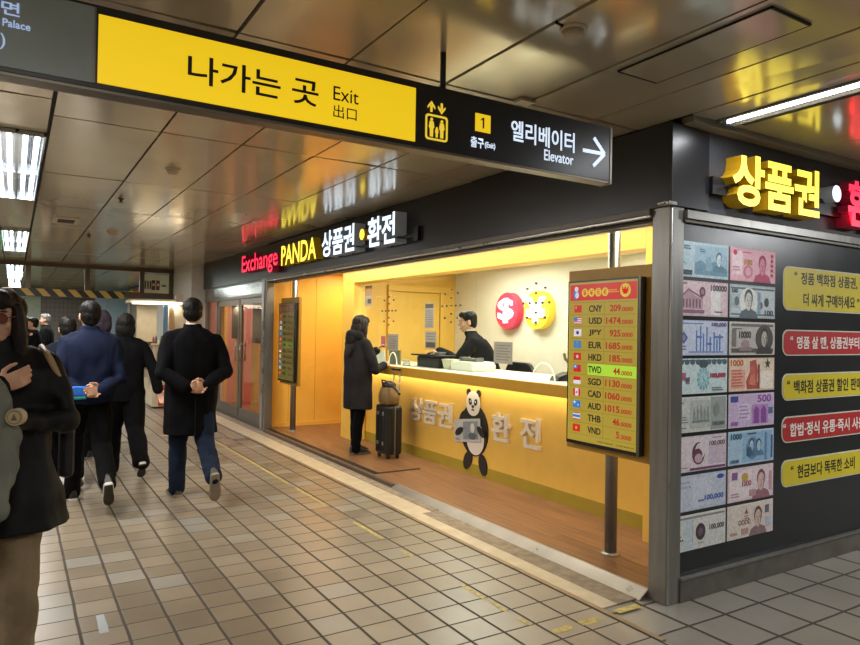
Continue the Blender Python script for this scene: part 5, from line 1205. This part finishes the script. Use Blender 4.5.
# customer at the counter
def cust_extra(o, q):
    b = B(); b.box(-.04, .04, .335, .347, 1.225, 1.365, mat('pink_phone_case', '#c4707c', .4)); b.bm.transform(WM[o.name] ); b.bm.transform(Matrix.Translation((0, 0, 0)))
    tag(b.build('phone', bevel=.006), 'pink cased phone held up by the customer in the charcoal parka', 'phone')
person((3.43, 7.15, .05), R(-84), 'person with long dark hair in a charcoal hooded parka standing at the counter', H=1.56, legs=((3, 2, 0), (-3, 4, 0)), stance=.075,
       arms=(dict(e=(-.235, .08, 1.03), w=(-.06, .30, 1.19), d=(.35, .2, .5), n=(.5, .5, 0), th=1, curl=.7), dict(e=(.235, .08, .98), w=(.10, .29, 1.02), d=(-.6, .8, .1), n=(0, .1, -1), th=-1, curl=.3)), head=(0, -12), hair='long', hairm=HAIRN,
       top=dict(m=GRY, hem=.545, w=1.13, kind='coat', collar=.04, sleeve=1.2, flare=1.02, fold=.014), hood=GRY, low=BKT, shoes=SHK, vs=.006, extras=cust_extra)
# clerk behind the glass
person((4.74, 6.34, .05), R(58), 'person in a black jacket leaning over the machines behind the counter glass', H=1.68, legs=((4, 2, 0), (-4, 4, 0)), lean=22,
       arms=(dict(e=(-.22, .40, 1.10), w=(-.10, .60, 1.20), d=(.05, 1, -.05), n=(0, 0, -1), th=1, curl=.35), dict(e=(.24, .36, 1.08), w=(.08, .58, 1.20), d=(-.1, 1, -.05), n=(0, 0, -1), th=-1, curl=.35)), head=(4, -8), hair='short',
       top=dict(m=cloth('clerk_jacket', '#19181b', .2), hem=.85, w=1.12, kind='jacket', collar=.03, sleeve=1.15, shirt=mat('white_shirt', '#cfccc6', .6)), low=BKT, shoes=SHK, vs=.006)
# small figures down the corridor
person((.23, 16.2), R(170), 'person with brown hair coming this way far down the corridor, leftmost there', H=1.62, arms=(hang(-1, .94), hang(1, .94)), hair='long', hairm=HAIRN, top=dict(m=DK, hem=.6, w=1.1, kind='coat'), low=BKT, shoes=SHK, vs=.012)
def bag_extra(o, q):
    b = B(); b.box(.20, .34, -.02, .16, 1.0, 1.28, mat('purple_bag', '#6a4aa0', .4)); b.bm.transform(WM[o.name]); t = b.build('carrier_bag', bevel=.02); tag(t, 'small purple bag carried by the black-haired figure far down the corridor', 'bag')
person((.345, 15.5), R(75), 'person with black hair and a purple bag seen far off, second from the left', H=1.60, arms=(hang(-1, .94), dict(e=(.25, .05, 1.06), w=(.26, .10, 1.28), d=(0, .3, -.5), n=(-1, 0, 0), curl=.6)), hair='short', top=dict(m=DK, hem=.6, w=1.1, kind='coat'), low=BKT, shoes=SHK, vs=.012, extras=bag_extra)
person((.62, 17.3), R(80), 'person with grey hair and a black coat in profile far down the corridor', H=1.70, arms=(hang(-1), hang(1)), hair='short', hairm=HAIRG, top=dict(m=DK, hem=.62, w=1.15, kind='coat', collar=.03), low=BKT, shoes=SHK, vs=.012)
